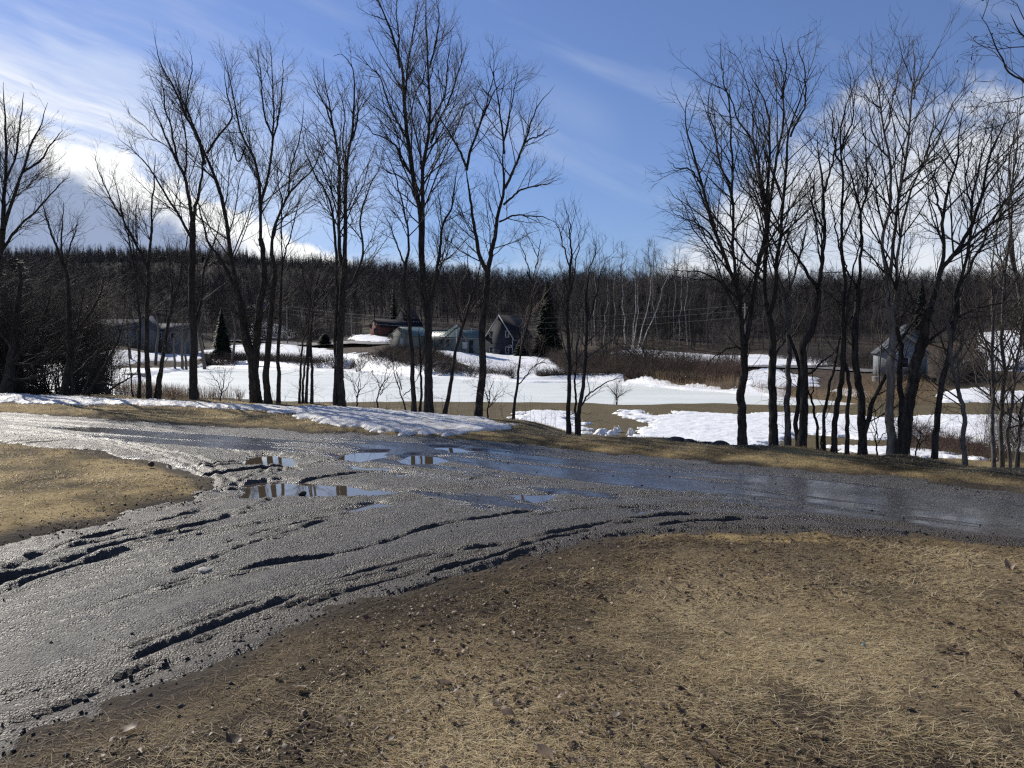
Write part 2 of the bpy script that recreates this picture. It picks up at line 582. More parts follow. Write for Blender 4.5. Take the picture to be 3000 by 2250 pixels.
def f_road(gg, bs):
    p = pos(gg)
    wet = attr(gg, 'wet'); mud = attr(gg, 'mud')
    v1 = gg.n('ShaderNodeTexVoronoi'); v1.inputs['Scale'].default_value = 170.0; gg.l(p, v1.inputs['Vector'])
    v2 = gg.n('ShaderNodeTexVoronoi'); v2.inputs['Scale'].default_value = 75.0; gg.l(p, v2.inputs['Vector'])
    nf = gg.noise(p, 95.0, 5, 0.75)
    nm = gg.noise(p, 3.5, 6, 0.65)
    nl = gg.noise(p, 0.7, 4, 0.6)
    c = gg.mix(gg.sm(nm, 0.3, 0.7), (0.022, 0.020, 0.018), (0.062, 0.053, 0.042))
    c = gg.mix(gg.sm(nf, 0.35, 0.65), gg.mix(0.55, c, (0.012, 0.011, 0.010)), c)
    spn = gg.n('ShaderNodeSeparateColor'); gg.l(v2.outputs['Color'], spn.inputs[0])
    c = gg.mix(gg.sm(spn.outputs[0], 0.75, 0.97), c, (0.13, 0.12, 0.11))
    c = gg.mix(gg.m('MULTIPLY', mud, 0.85), c, (0.050, 0.036, 0.025))
    gg.l(c, bs.inputs['Base Color'])
    w = gg.m('ADD', wet, gg.m('MULTIPLY', gg.m('SUBTRACT', nl, 0.58), 0.6), clamp=True)
    gg.l(gg.m('MULTIPLY_ADD', w, -0.36, 0.46), bs.inputs['Roughness'])
    bs.inputs['Specular IOR Level'].default_value = 0.42
    h = gg.m('MULTIPLY_ADD', v2.outputs['Distance'], -1.0, gg.m('MULTIPLY', v1.outputs['Distance'], -0.5))
    h = gg.m('ADD', h, gg.m('MULTIPLY', nf, 1.0))
    h = gg.m('MULTIPLY', h, gg.m('MULTIPLY_ADD', w, -0.965, 1.0))
    bump(gg, bs, h, 1.0, 0.013)


MAT['road'] = M('wet_gravel', f_road)


def f_snow(gg, bs):
    p = pos(gg)
    n = gg.noise(p, 4.0, 5, 0.6); n2 = gg.noise(p, 30.0, 3, 0.6)
    dirt = attr(gg, 'dirt')
    d = gg.m('MULTIPLY', dirt, gg.m('MULTIPLY_ADD', gg.sm(gg.noise(p, 5.0, 6, 0.7), 0.40, 0.70), 0.65, 0.22))
    c = gg.mix(n, (0.80, 0.82, 0.84), (0.88, 0.88, 0.87))
    c = gg.mix(d, c, (0.34, 0.29, 0.22))
    gg.l(c, bs.inputs['Base Color'])
    bs.inputs['Roughness'].default_value = 0.55
    bs.inputs['Specular IOR Level'].default_value = 0.3
    bump(gg, bs, gg.m('ADD', n, gg.m('MULTIPLY', n2, 0.3)), 0.5, 0.08)


MAT['snow'] = M('old_snow', f_snow)


def f_ice(gg, bs):
    sp_ = gg.n('ShaderNodeSeparateXYZ'); gg.l(pos(gg), sp_.inputs[0])
    v = gg.xyz(gg.m('MULTIPLY', sp_.outputs[0], 0.10), gg.m('MULTIPLY', sp_.outputs[1], 0.5), 0.0)
    n = gg.noise(v, 0.9, 6, 0.6, 0.6)
    n2 = gg.noise(pos(gg), 0.12, 4, 0.5, 1.0)
    c = gg.mix(gg.sm(n, 0.35, 0.68), (0.68, 0.72, 0.675), (0.80, 0.82, 0.78))
    c = gg.mix(gg.m('MULTIPLY', gg.sm(n2, 0.5, 0.7), 0.7), c, (0.80, 0.82, 0.80))
    gg.l(c, bs.inputs['Base Color'])
    bs.inputs['Roughness'].default_value = 0.5
    bs.inputs['Specular IOR Level'].default_value = 0.25
    bump(gg, bs, gg.noise(pos(gg), 1.5, 4), 0.2, 0.05)


MAT['ice'] = M('pond_ice', f_ice)


def f_water(gg, bs):
    bs.inputs['Base Color'].default_value = (0.075, 0.060, 0.040, 1)
    bs.inputs['Roughness'].default_value = 0.03
    bs.inputs['Specular IOR Level'].default_value = 0.9
    bump(gg, bs, gg.noise(pos(gg), 6.0, 2), 0.02, 0.01)


MAT['water'] = M('puddle_water', f_water)


def f_blade(gg, bs):
    r = attr(gg, 'rnd')
    c = gg.mix(gg.sm(r, 0.0, 0.55), (0.11, 0.080, 0.048), (0.46, 0.355, 0.195))
    c = gg.mix(gg.sm(r, 0.5, 0.95), c, (0.80, 0.69, 0.46))
    gg.l(c, bs.inputs['Base Color'])
    bs.inputs['Roughness'].default_value = 0.6
    bs.inputs['Specular IOR Level'].default_value = 0.3


MAT['blade'] = M('dry_grass_blade', f_blade)


def translucent(m, f):
    nt = m.node_tree
    bs = [n for n in nt.nodes if n.type == 'BSDF_PRINCIPLED'][0]; out = [n for n in nt.nodes if n.type == 'OUTPUT_MATERIAL'][0]
    tr = nt.nodes.new('ShaderNodeBsdfTranslucent'); mx = nt.nodes.new('ShaderNodeMixShader')
    nt.links.new(bs.inputs['Base Color'].links[0].from_socket, tr.inputs[0])
    mx.inputs[0].default_value = f
    nt.links.new(bs.outputs[0], mx.inputs[1]); nt.links.new(tr.outputs[0], mx.inputs[2]); nt.links.new(mx.outputs[0], out.inputs[0])


translucent(MAT['blade'], 0.5)


def f_leaf(gg, bs):
    r = attr(gg, 'rnd')
    c = gg.mix(r, (0.070, 0.042, 0.028), (0.36, 0.26, 0.17))
    c = gg.mix(gg.m('MULTIPLY', gg.noise(pos(gg), 60, 3), 0.5), c, (0.07, 0.045, 0.03))
    gg.l(c, bs.inputs['Base Color'])
    bs.inputs['Roughness'].default_value = 0.55


MAT['leaf'] = M('dead_leaf', f_leaf)
translucent(MAT['leaf'], 0.3)


def boards(name, c1, c2, freq, vertical=True, rough=0.8):
    def f(gg, bs):
        sp_ = gg.n('ShaderNodeSeparateXYZ'); gg.l(objco(gg), sp_.inputs[0])
        a = gg.m('ADD', sp_.outputs[0], sp_.outputs[1]) if vertical else sp_.outputs[2]
        s = gg.m('FRACT', gg.m('MULTIPLY', a, freq))
        line = gg.sm(s, 0.0, 0.16)
        idn = gg.m('FLOOR', gg.m('MULTIPLY', a, freq))
        wn_ = gg.n('ShaderNodeTexWhiteNoise', noise_dimensions='1D'); gg.l(idn, wn_.inputs['W'])
        c = gg.mix(wn_.outputs[0], c1, c2)
        c = gg.mix(gg.m('MULTIPLY', gg.noise(objco(gg), 3, 4), 0.5), c, tuple(v * 0.5 for v in c1))
        c = gg.mix(line, tuple(v * 0.35 for v in c1), c)
        gg.l(c, bs.inputs['Base Color'])
        bs.inputs['Roughness'].default_value = rough
        bump(gg, bs, line, 0.5, 0.02)
    return M(name, f)


MAT['board_grey'] = boards('weathered_boards', (0.13, 0.13, 0.115), (0.23, 0.23, 0.205), 4.5)
MAT['board_sage'] = boards('sage_siding', (0.12, 0.145, 0.132), (0.16, 0.185, 0.17), 4.0)
MAT['board_red'] = boards('red_brown_siding', (0.10, 0.032, 0.022), (0.14, 0.047, 0.032), 5.0)
MAT['board_navy'] = boards('navy_clapboard', (0.011, 0.014, 0.026), (0.016, 0.020, 0.034), 6.0, False)
MAT['board_white'] = boards('white_clapboard', (0.13, 0.135, 0.145), (0.16, 0.165, 0.175), 6.0, False)
MAT['board_bluegrey'] = boards('blue_grey_clapboard', (0.20, 0.225, 0.245), (0.25, 0.275, 0.295), 7.0, False)
MAT['roof_green'] = boards('green_metal_roof', (0.085, 0.135, 0.125), (0.11, 0.165, 0.15), 2.2, True, 0.45)
MAT['roof_dark'] = plain('dark_shingle', (0.012, 0.013, 0.019), 0.9, 0.4, 4.0, 20)
MAT['roof_grey'] = plain('grey_shingle', (0.075, 0.08, 0.092), 0.9, 0.3, 4.0, 20)
MAT['trim'] = plain('white_trim', (0.33, 0.33, 0.325), 0.6, 0.1)
MAT['glass'] = plain('dark_window', (0.02, 0.024, 0.03), 0.08, 0.1)
MAT['pole'] = plain('grey_pole', (0.20, 0.18, 0.16), 0.85, 0.3, 2.0)
MAT['wire'] = plain('wire', (0.25, 0.25, 0.26), 0.5, 0.1)
MAT['dark'] = plain('dark_parts_and_shade', (0.016, 0.015, 0.014), 0.9, 0.3)  # near-black of deck and gunwale, also painted shade under the raised house
MAT['asphalt'] = plain('far_asphalt', (0.16, 0.155, 0.15), 0.7, 0.2, 0.8)
MAT['hull'] = plain('boat_hull', (0.26, 0.25, 0.23), 0.5, 0.25, 2.0)
MAT['silver'] = plain('silver_paint', (0.42, 0.43, 0.45), 0.3, 0.05, metal=0.5)
MAT['rubber'] = plain('rubber', (0.02, 0.02, 0.02), 0.8, 0.1)
MAT['blue'] = plain('blue_scrap', (0.05, 0.20, 0.27), 0.5, 0.2)

# ------------------------------------------------------------------ road outline, ruts, puddles (traced on the level ground)
ROAD = flat([(-1500, 1130), (-600, 1165), (-200, 1193), (0, 1206), (300, 1224), (600, 1244), (900, 1262), (1200, 1275), (1500, 1296), (1700, 1320), (2000, 1346),
             (2300, 1370), (2600, 1396), (3000, 1441), (3400, 1488), (4200, 1560), (4200, 1700), (3400, 1612), (3000, 1590), (2700, 1571), (2400, 1550), (2100, 1548),
             (1900, 1560), (1700, 1592), (1500, 1640), (1300, 1697), (1100, 1757), (900, 1830), (700, 1925), (500, 2005), (300, 2085), (100, 2160),
             (-100, 2240), (-500, 2420), (-1500, 2850), (-2600, 2000), (-1500, 1750), (-500, 1655), (-200, 1618), (0, 1580), (100, 1560), (250, 1532), (420, 1492),
             (540, 1462), (585, 1435), (585, 1410), (530, 1382), (400, 1347), (200, 1312), (0, 1292), (-200, 1280), (-600, 1255), (-1500, 1215)])
FAR_EDGE = flat([(-1500, 1130), (-600, 1165), (0, 1206), (600, 1244), (1200, 1275), (1700, 1320), (2300, 1370), (3000, 1441), (4200, 1560)])
NEAR_EDGE = flat([(4200, 1700), (3400, 1612), (3000, 1590), (2400, 1550), (2100, 1548), (1900, 1560), (1700, 1592), (1500, 1640), (1300, 1697), (1100, 1757),
                  (900, 1830), (700, 1925), (500, 2005), (300, 2085), (-100, 2240), (-500, 2420)])
RUTS = [  # photo polyline, half width m, depth m
    ([(-150, 1720), (0, 1672), (158, 1604), (316, 1558), (452, 1526), (560, 1500), (640, 1470)], .10, .055),
    ([(-150, 1760), (0, 1698), (181, 1643), (316, 1599), (452, 1566), (588, 1538), (700, 1508)], .10, .060),
    ([(-150, 1790), (0, 1722), (136, 1672), (300, 1630), (452, 1596)], .12, .060),
    ([(407, 1584), (633, 1525), (769, 1468), (859, 1430)], .06, .030),
    ([(600, 1600), (746, 1557), (870, 1530), (1000, 1503), (1150, 1470)], .06, .035),
    ([(400, 1700), (608, 1638), (880, 1543), (1130, 1470)], .07, .040),
    ([(300, 1760), (500, 1720), (771, 1655), (1043, 1608), (1314, 1535), (1640, 1480)], .06, .040),
    ([(650, 1790), (826, 1741), (1043, 1682), (1314, 1617), (1585, 1580), (1800, 1530)], .06, .035),
    ([(1180, 1690), (1330, 1660), (1450, 1628), (1612, 1580), (1700, 1556)], .08, .060),
    ([(1560, 1576), (1700, 1544), (1876, 1514), (2029, 1503), (2229, 1506)], .08, .055),
    ([(1860, 1545), (1994, 1528), (2170, 1518), (2346, 1510), (2580, 1524), (2800, 1545)], .07, .050),
    ([(1500, 1520), (1700, 1492), (1900, 1480), (2100, 1476), (2300, 1485)], .06, .035),
    ([(633, 1440), (701, 1410), (769, 1378), (790, 1345), (782, 1322)], .07, .035),
    ([(690, 1442), (760, 1412), (820, 1376), (838, 1340)], .06, .025),
    ([(0, 1262), (150, 1275), (316, 1295), (475, 1331), (588, 1370), (626, 1404), (622, 1430), (542, 1462), (420, 1505)], .09, .035),
    ([(0, 1245), (181, 1268), (407, 1306), (588, 1342), (655, 1390), (700, 1420)], .09, .030),
    ([(0, 1228), (300, 1255), (600, 1300), (800, 1345), (900, 1380)], .09, .028),
    ([(-100, 1218), (300, 1240), (700, 1290), (1000, 1330)], .09, .022),
    ([(194, 1871), (316, 1842), (475, 1788)], .07, .055),
    ([(-80, 1965), (0, 1939), (104, 1910)], .05, .03),
    ([(-100, 2180), (0, 2136), (226, 2046), (452, 1939), (723, 1831), (949, 1738), (1150, 1680)], .05, .030),
    ([(-100, 2140), (0, 2096), (226, 2008), (452, 1905), (723, 1800), (949, 1710)], .05, .026),
    ([(-100, 2090), (0, 2040), (300, 1930), (600, 1815), (900, 1700), (1200, 1620)], .05, .022),
    ([(-100, 1900), (100, 1840), (400, 1735), (700, 1640)], .05, .022),
    ([(1150, 1430), (1300, 1420), (1450, 1385), (1500, 1370)], .06, .025),
    ([(1290, 1425), (1390, 1400), (1440, 1375)], .05, .022),
    ([(860, 1395), (880, 1375), (870, 1360)], .06, .03),
    ([(1040, 1490), (1130, 1470), (1200, 1462)], .09, .05),
]
PUDDLES = [
    [(690, 1418), (760, 1405), (825, 1402), (900, 1408), (988, 1410), (1080, 1420), (1172, 1434), (1086, 1449), (934, 1445), (820, 1450), (717, 1450)],
    [(715, 1336), (770, 1325), (815, 1326), (870, 1345), (895, 1353), (853, 1361), (733, 1355)],
    [(1005, 1326), (1060, 1318), (1124, 1317), (1135, 1332), (1059, 1349), (1000, 1342)],
    [(1155, 1340), (1216, 1326), (1280, 1331), (1306, 1345), (1205, 1354)],
    [(1030, 1359), (1140, 1361), (1140, 1376), (1042, 1370)],
    [(1148, 1374), (1195, 1376), (1190, 1389), (1152, 1386)],
    [(1265, 1303), (1320, 1304), (1420, 1316), (1330, 1320)],
    [(455, 1342), (530, 1362), (585, 1392), (610, 1424), (585, 1428), (560, 1400), (500, 1372)],
    [(1020, 1478), (1100, 1462), (1130, 1470), (1040, 1490)],
    [(1490, 1440), (1620, 1436), (1640, 1452), (1560, 1462)],
    [(1850, 1489), (1940, 1480), (1960, 1486), (1870, 1496)],
]
WET = [  # shiny streaks of standing water film on the far lane
    [(900, 1300), (1300, 1300), (1700, 1345), (2000, 1375), (2200, 1410), (1900, 1400), (1500, 1340), (1100, 1330)],
    [(1300, 1330), (1700, 1370), (2100, 1425), (2250, 1450), (1900, 1440), (1550, 1400)],
    [(2050, 1380), (2500, 1415), (2900, 1470), (2950, 1505), (2500, 1490), (2200, 1440)],
    [(2600, 1480), (3000, 1490), (3300, 1530), (3300, 1570), (2900, 1540)],
    [(100, 1245), (600, 1275), (1000, 1310), (700, 1325), (300, 1280)],
    [(1250, 1440), (1700, 1440), (1750, 1465), (1400, 1480)],
    [(380, 1335), (600, 1400), (640, 1440), (560, 1420)],
]
PZ = -0.040
PUD_W = [flat(p) for p in PUDDLES]
WET_W = [flat(p) for p in WET]


def edge_noise(x, y):
    return 0.55 * fbm(x * 1.1, y * 1.1, 4) + 0.30 * fbm(x * 5, y * 5, 4, 0.65)


def ground_z(x, y):
    z = H(x, y)
    near = (np.hypot(x, y) < 45)
    sd = np.where(near, sd_poly(ROAD, x, y) + edge_noise(x, y), -9)
    z = z + 0.035 * (1 - sstep(sd, -0.6, 0.0)) * near
    return z - 0.14 * sstep(sd, -0.1, 0.5)


def road_z(x, y):
    sd = sd_poly(ROAD, x, y)
    e = sd + edge_noise(x, y)
    z = 0.6 * H(x, y)
    dn, sn, _ = d_line(NEAR_EDGE, x, y)
    df, sf, _ = d_line(FAR_EDGE, x, y)
    wn_ = sstep(df, 1.2, 3.2)
    ma = .95 + .8 * vnoise(dn * .8 + 3, sn * .25)
    mz = 0.035 * fbm(dn * 1.1, sn * .4, 2)
    lane = lambda f, a, o: np.abs(vnoise((dn + mz) * f + o, sn * a) - .5) * 2
    z = z + wn_ * ma * (0.016 * (lane(3.0, .13, 0) - .45) + 0.022 * (lane(8.0, .16, 40) - .45) + 0.021 * (lane(16, .25, 9) - .45))
    z = z + (1 - wn_) * (0.016 * (vnoise(df * 4.0, sf * .2) - .5) + 0.010 * (vnoise(df * 11 + 40, sf * .4) - .5))
    z = z + 0.018 * fbm(x * 5, y * 5, 3) + 0.010 * fbm(x * 17, y * 17, 2)
    wet = np.zeros(x.shape)
    for pts, w, dep in RUTS:
        pl = smooth_line(flat(pts), 24)
        w = w * 0.42; dep = dep * 0.62
        d, s, L = d_line(pl, x, y)
        d = d + 0.7 * w * (vnoise(s * 3, d * 0 + len(pts)) - .5) + 0.5 * w * (vnoise(s * 14, d * 9) - .5)
        fade = sstep(s, -0.05, 0.5) * sstep(L - s, -0.05, 0.5)
        k = 0.75 + 0.5 * vnoise(s * 2.7, np.full(s.shape, dep * 100))
        z = z + fade * k * (-dep * np.exp(-(d / w) ** 2) + 0.5 * dep * np.exp(-((d - 2.0 * w) / (0.75 * w)) ** 2))
    film = sstep(df, .35, .9) * sstep(df, 3.4, 2.2) * sstep(x, -4.5, -1.5) * sstep(vnoise(df * 4.5 + 7, sf * .28) * .6 + vnoise(df * 12, sf * .6) * .4, .36, .56)
    wet = np.maximum(wet, film)
    for p in WET_W:
        wet = np.maximum(wet, sstep(sd_poly(p, x, y) + 0.8 * (vnoise(df * 6, sf * .4) - .5) + .4 * (vnoise(df * 15, sf * .8) - .5), -0.2, 0.25))
    z = z * (1 - 0.85 * wet) - .008 * wet
    for p in PUD_W:
        k = sstep(sd_poly(p, x, y) + 0.22 * fbm(x * 3.0, y * 3.0, 4) + 0.12 * (vnoise(dn * 6, sn * .6) - .5), -0.16, 0.14)
        z = z * (1 - k) + (-0.068 + 0.02 * fbm(x * 6, y * 6, 2)) * k
        wet = np.maximum(wet, k)
    z = z - 0.16 * (1 - sstep(e, -0.42, 0.12))
    mud = (1 - sstep(sd, 0.15, 0.9)) * sstep(df, 1.0, 2.5)
    return z, sd, wet, mud


# ------------------------------------------------------------------ ground sheet
def polar_grid():
    a = np.concatenate([np.linspace(-180, -64, 40)[:-1], np.linspace(-64, 64, 620), np.linspace(64, 180, 40)[1:-1]])
    rr = np.concatenate([np.linspace(0.4, 2.2, 8)[:-1], 2.2 * (60 / 2.2) ** np.linspace(0, 1, 190)[:-1], 60 * (2600 / 60) ** np.linspace(0, 1, 190)])
    return np.radians(a), rr


A, RR = polar_grid()
AA, RG = np.meshgrid(A, RR, indexing='ij')
gx = (RG * np.sin(AA)).ravel(); gy = (RG * np.cos(AA)).ravel()
gz = ground_z(gx, gy)
na, nr = len(A), len(RR)
ii = np.arange(na)[:, None]; jj = np.arange(nr - 1)[None, :]
i2 = (ii + 1) % na
quads = np.stack([ii * nr + jj, i2 * nr + jj, i2 * nr + jj + 1, ii * nr + jj + 1], -1).reshape(-1, 4)[:, ::-1]
rad = np.hypot(gx, gy)
lawn_n = fbm(gx * .8, gy * .8, 4)
base = np.zeros((len(gx), 3))
straw = np.array([0.215, 0.165, 0.095]); soil = np.array([0.050, 0.037, 0.026]); ochre = np.array([0.29, 0.215, 0.095])
olive = np.array([0.125, 0.100, 0.055]); leaf_floor = np.array([0.045, 0.037, 0.031]); brownb = np.array([0.075, 0.056, 0.040])
k = sstep(lawn_n, -0.18, 0.2)[:, None]
near_c = soil * (1 - k) + straw * k
sdR = np.where(rad < 45, sd_poly(ROAD, gx, gy), -9)
mudk = (sstep(sdR + 0.5 * fbm(gx * 1.5, gy * 1.5, 3), -0.35, -0.05) * (gy < 8) * sstep(-gx + 2.2, -1.5, 1.5))[:, None]
near_c = near_c * (1 - mudk) + np.array([0.062, 0.044, 0.030]) * mudk
verge = (sstep(sdR + 0.4 * fbm(gx * 2, gy * 2, 4), -0.25, -0.02) * (rad < 40))[:, None]
near_c = near_c * (1 - 0.75 * verge) + 0.75 * verge * np.array([0.060, 0.050, 0.040])
strip = ((gy > 6) & (sdR < 0))[:, None] * 1.0
strip = strip * (1 - verge)
near_c = near_c * (1 - 0.8 * strip) + (0.8 * ochre + 0.2 * straw) * strip * (0.25 + 1.05 * sstep(fbm(gx * 1.7 + 5, gy * 1.7, 5, .6), -.2, .16)[:, None])
f1 = sstep(rad, 22, 30)[:, None]
c = near_c * (1 - f1) + olive * f1
f2 = sstep(gy, 56, 64)[:, None]
c = c * (1 - f2) + brownb * f2
f3 = sstep(rad, 150, 190)[:, None]
c = c * (1 - f3) + leaf_floor * f3
tag(mesh_np('ground', np.stack([gx, gy, gz], -1), quads, MAT['ground'], smooth=True, color=c), kind='structure')


def grid_sheet(name, x0, x1, y0, y1, step, fz, keep, mat, attrs_f=None, kind='structure'):
    xs = np.arange(x0, x1, step); ys = np.arange(y0, y1, step)
    X, Y = np.meshgrid(xs, ys, indexing='ij')
    x = X.ravel(); y = Y.ravel()
    kp = keep(x, y).reshape(X.shape)
    cell = kp[:-1, :-1] | kp[1:, :-1] | kp[:-1, 1:] | kp[1:, 1:]
    ny = len(ys)
    i, j = np.nonzero(cell)
    q = np.stack([i * ny + j, (i + 1) * ny + j, (i + 1) * ny + j + 1, i * ny + j + 1], -1)
    used, inv = np.unique(q, return_inverse=True)
    x = x[used]; y = y[used]; q = inv.reshape(-1, 4)
    res = fz(x, y)
    z, at_ = res if isinstance(res, tuple) else (res, None)
    o = mesh_np(name, np.stack([x, y, z], -1), q, mat, smooth=True, attrs=at_)
    if kind: tag(o, kind=kind)
    return o


def rz(x, y):
    z, sd, wet, mud = road_z(x, y)
    return z, {'wet': wet, 'mud': mud}


grid_sheet('gravel_road', -12, 7.5, 1.9, 19, 0.025, rz, lambda x, y: (sd_poly(ROAD, x, y) > -0.55) & (np.abs(x) < 0.85 * y + 1.2), MAT['road'])
# the rest of the road outside the view, coarser
grid_sheet('gravel_road', -40, 20, -3, 26, 0.25, lambda x, y: (rz(x, y)[0], rz(x, y)[1]),
           lambda x, y: (sd_poly(ROAD, x, y) > -0.5) & ((np.abs(x) > 0.85 * y + 1.3) | (x < -12.1) | (y < 1.8)), MAT['road'])
pa = np.concatenate(PUD_W)
grid_sheet('puddle_water', pa[:, 0].min() - .4, pa[:, 0].max() + .4, pa[:, 1].min() - .4, pa[:, 1].max() + .4, 0.09, lambda x, y: np.full(x.shape, PZ),
           lambda x, y: np.max([sd_poly(p, x, y) for p in PUD_W], axis=0) > -0.3, MAT['water'])

# pond
pb0 = POND.min(0) - 3; pb1 = POND.max(0) + 3
grid_sheet('pond_ice', pb0[0], pb1[0], pb0[1], pb1[1], 1.0, lambda x, y: np.full(x.shape, POND_Z), lambda x, y: sd_poly(POND, x, y) > -2.5, MAT['ice'])


# ------------------------------------------------------------------ snow
def snow(poly, step, th, edge, nsc, lump, dirt=0.0, namp=1.0, margin=None, mound=0.0, hf=4.0):
    b0 = poly.min(0) - 4 * edge; b1 = poly.max(0) + 4 * edge

    def e(x, y):
        return sd_poly(poly, x, y) + namp * edge * (3.4 * fbm(x * nsc, y * nsc, 5, 0.6) + hf * fbm(x * nsc * 3.4 + 3, y * nsc * 3.4, 5, 0.72))

    def fz(x, y):
        k = e(x, y)
        z = ground_z(x, y) - 0.08 - 0.1 * edge + (th + 0.08 + 0.1 * edge) * sstep(k, -edge * 0.6, edge)
        z = z + mound * sstep(k, 0, 6 * edge)
        b = fbm(x * lump[0], y * lump[0], 4) * lump[1] + fbm(x * lump[0] * 6 + 2, y * lump[0] * 6, 3) * lump[1] * .35 + np.abs(fbm(x * lump[0] * 2.3 + 7, y * lump[0] * 2.3, 3)) * lump[1] * 0.7
        return z + b * sstep(k, -edge * .2, edge * 2), {'dirt': np.clip(dirt + 0.5 * dirt * (1 - sstep(k, 0, 3 * edge)), 0, 1)}
    return grid_sheet('snow', b0[0], b1[0], b0[1], b1[1], step, fz, lambda x, y: e(x, y) > -edge * 1.2, MAT['snow'])


S1 = flat([(-1400, 1108), (-500, 1133), (0, 1158), (300, 1170), (600, 1186), (760, 1193), (1000, 1196), (1150, 1208), (1250, 1218), (1400, 1232), (1500, 1252), (1495, 1262), (1400, 1272), (1300, 1275),
           (1200, 1270), (1100, 1261), (980, 1250), (900, 1238), (820, 1226), (830, 1217), (780, 1208), (600, 1202), (300, 1191), (0, 1184), (-500, 1152), (-1400, 1120)])
snow(S1, 0.045, 0.022, 0.10, .9, (3.0, 0.055), dirt=0.9, namp=3.0, mound=0.045, hf=1.6)
S_more = [
    # lower meadow
    ([(1835, 1208), (1875, 1206), (1900, 1222), (1960, 1214), (2010, 1211), (2150, 1214), (2400, 1219), (2560, 1228), (2650, 1232), (2750, 1216), (2850, 1222), (3100, 1209), (3400, 1210), (3400, 1345),
      (3000, 1330), (2850, 1290), (2700, 1275), (2580, 1290), (2480, 1285), (2330, 1280), (2250, 1308), (2050, 1306), (1920, 1298), (1870, 1300), (1880, 1275), (1905, 1265), (1880, 1240), (1850, 1226)], .10, .07, .20, .5, (2.0, .11), 20, 3.5),
    ([(1515, 1214), (1600, 1208), (1645, 1211), (1690, 1232), (1720, 1262), (1735, 1276), (1690, 1276), (1600, 1262), (1520, 1240)], .09, .07, .20, .7, (2.0, .10), 18, 2.5),
    ([(2430, 1318), (2520, 1310), (2700, 1325), (2850, 1345), (2900, 1358), (2700, 1352), (2500, 1335)], .09, .07, .18, .8, (2.0, .08), 14, 2.0),
    # far shore fields
    ([(-700, 1075), (0, 1080), (250, 1062), (330, 1028), (420, 1034), (560, 1036), (640, 1022), (700, 1012), (800, 1008), (870, 1014), (960, 1024), (1070, 1040), (1060, 1058), (960, 1066), (800, 1060), (600, 1052),
      (440, 1060), (300, 1085), (200, 1120), (-700, 1130)], .5, .15, .7, .3, (.5, .2), 25),
    ([(120, 1095), (330, 1085), (480, 1080), (640, 1068), (600, 1076), (500, 1100), (450, 1150), (380, 1160), (100, 1150)], .5, .15, .7, .35, (.5, .2), 25),
    ([(1265, 1033), (1345, 1034), (1420, 1036), (1480, 1040), (1560, 1046), (1610, 1060), (1645, 1085), (1650, 1106), (1590, 1111), (1530, 1110), (1440, 1100), (1380, 1078), (1330, 1058), (1290, 1046)], .4, .2, .5, .4, (.6, .2), 25),
    ([(1800, 1036), (1860, 1025), (1960, 1031), (2100, 1044), (2220, 1043), (2420, 1050), (2430, 1070), (2300, 1072), (2200, 1074), (2060, 1063), (1920, 1058), (1800, 1052)], .5, .15, .6, .4, (.5, .15), 25),
    ([(2185, 1093), (2260, 1082), (2300, 1100), (2370, 1106), (2400, 1112), (2385, 1136), (2280, 1143), (2180, 1138)], .3, .15, .35, .7, (.9, .12), 25),
    ([(2430, 1146), (2480, 1142), (2530, 1152), (2560, 1165), (2470, 1166)], .25, .12, .3, .8, (.9, .1), 25),
    ([(2880, 976), (3100, 974), (3500, 976), (3500, 1085), (3000, 1090), (2850, 1088), (2790, 1080), (2860, 1045)], .6, .15, .6, .35, (.5, .2), 25),
    ([(2740, 1168), (2790, 1148), (2870, 1141), (2930, 1150), (3100, 1158), (3400, 1160), (3400, 1182), (2760, 1184)], .3, .14, .35, .6, (.8, .1), 25),
    ([(1030, 984), (1080, 984), (1135, 992), (1140, 1008), (1090, 1006), (1030, 996)], .6, .15, .7, .3, (.5, .1), 60),
    ([(700, 960), (760, 948), (820, 950), (880, 975), (860, 996), (760, 994)], .8, .15, 1.0, .2, (.3, .1), 60),
]
for pts, stp, th, ed, ns, lu, ym, *na_ in S_more:
    snow(gpoly(pts, ym), stp, th, ed, ns, lu, namp=na_[0] if na_ else 1.3)
# snow shelf along the far shore of the pond
ring = np.vstack([flat([(2400, 1166), (2290, 1154), (2150, 1145), (2000, 1134), (1850, 1121), (1700, 1114), (1560, 1113), (1400, 1103), (1300, 1100), (1200, 1095), (1100, 1087), (1040, 1080), (900, 1077), (750, 1072), (620, 1068)], POND_Z),
                  flat([(620, 1075), (750, 1081), (900, 1086), (1040, 1090), (1100, 1097), (1200, 1105), (1300, 1110), (1400, 1113), (1560, 1123), (1700, 1125), (1850, 1132), (2000, 1145), (2150, 1156), (2290, 1164), (2400, 1174)], POND_Z)])
rb0 = ring.min(0) - 2; rb1 = ring.max(0) + 2
grid_sheet('snow', rb0[0], rb1[0], rb0[1], rb1[1], 0.4,
           lambda x, y: (np.maximum(ground_z(x, y), POND_Z) - 0.25 + 0.42 * sstep(sd_poly(ring, x, y) - .9 * sstep(x, 0, 12) + 3.4 * fbm(x * .3, y * .3, 4), -0.2, 0.6), {'dirt': np.zeros(x.shape)}),
           lambda x, y: sd_poly(ring, x, y) > -1.2, MAT['snow'])

# far paved road: band across the far side
ROADF = [(640, 1003), (760, 1004), (850, 1008), (1000, 1012), (1130, 1014)]
ROADR = [(1560, 1052), (1700, 1060), (1800, 1061), (1950, 1066), (2100, 1070), (2250, 1077), (2400, 1081), (2580, 1094)]


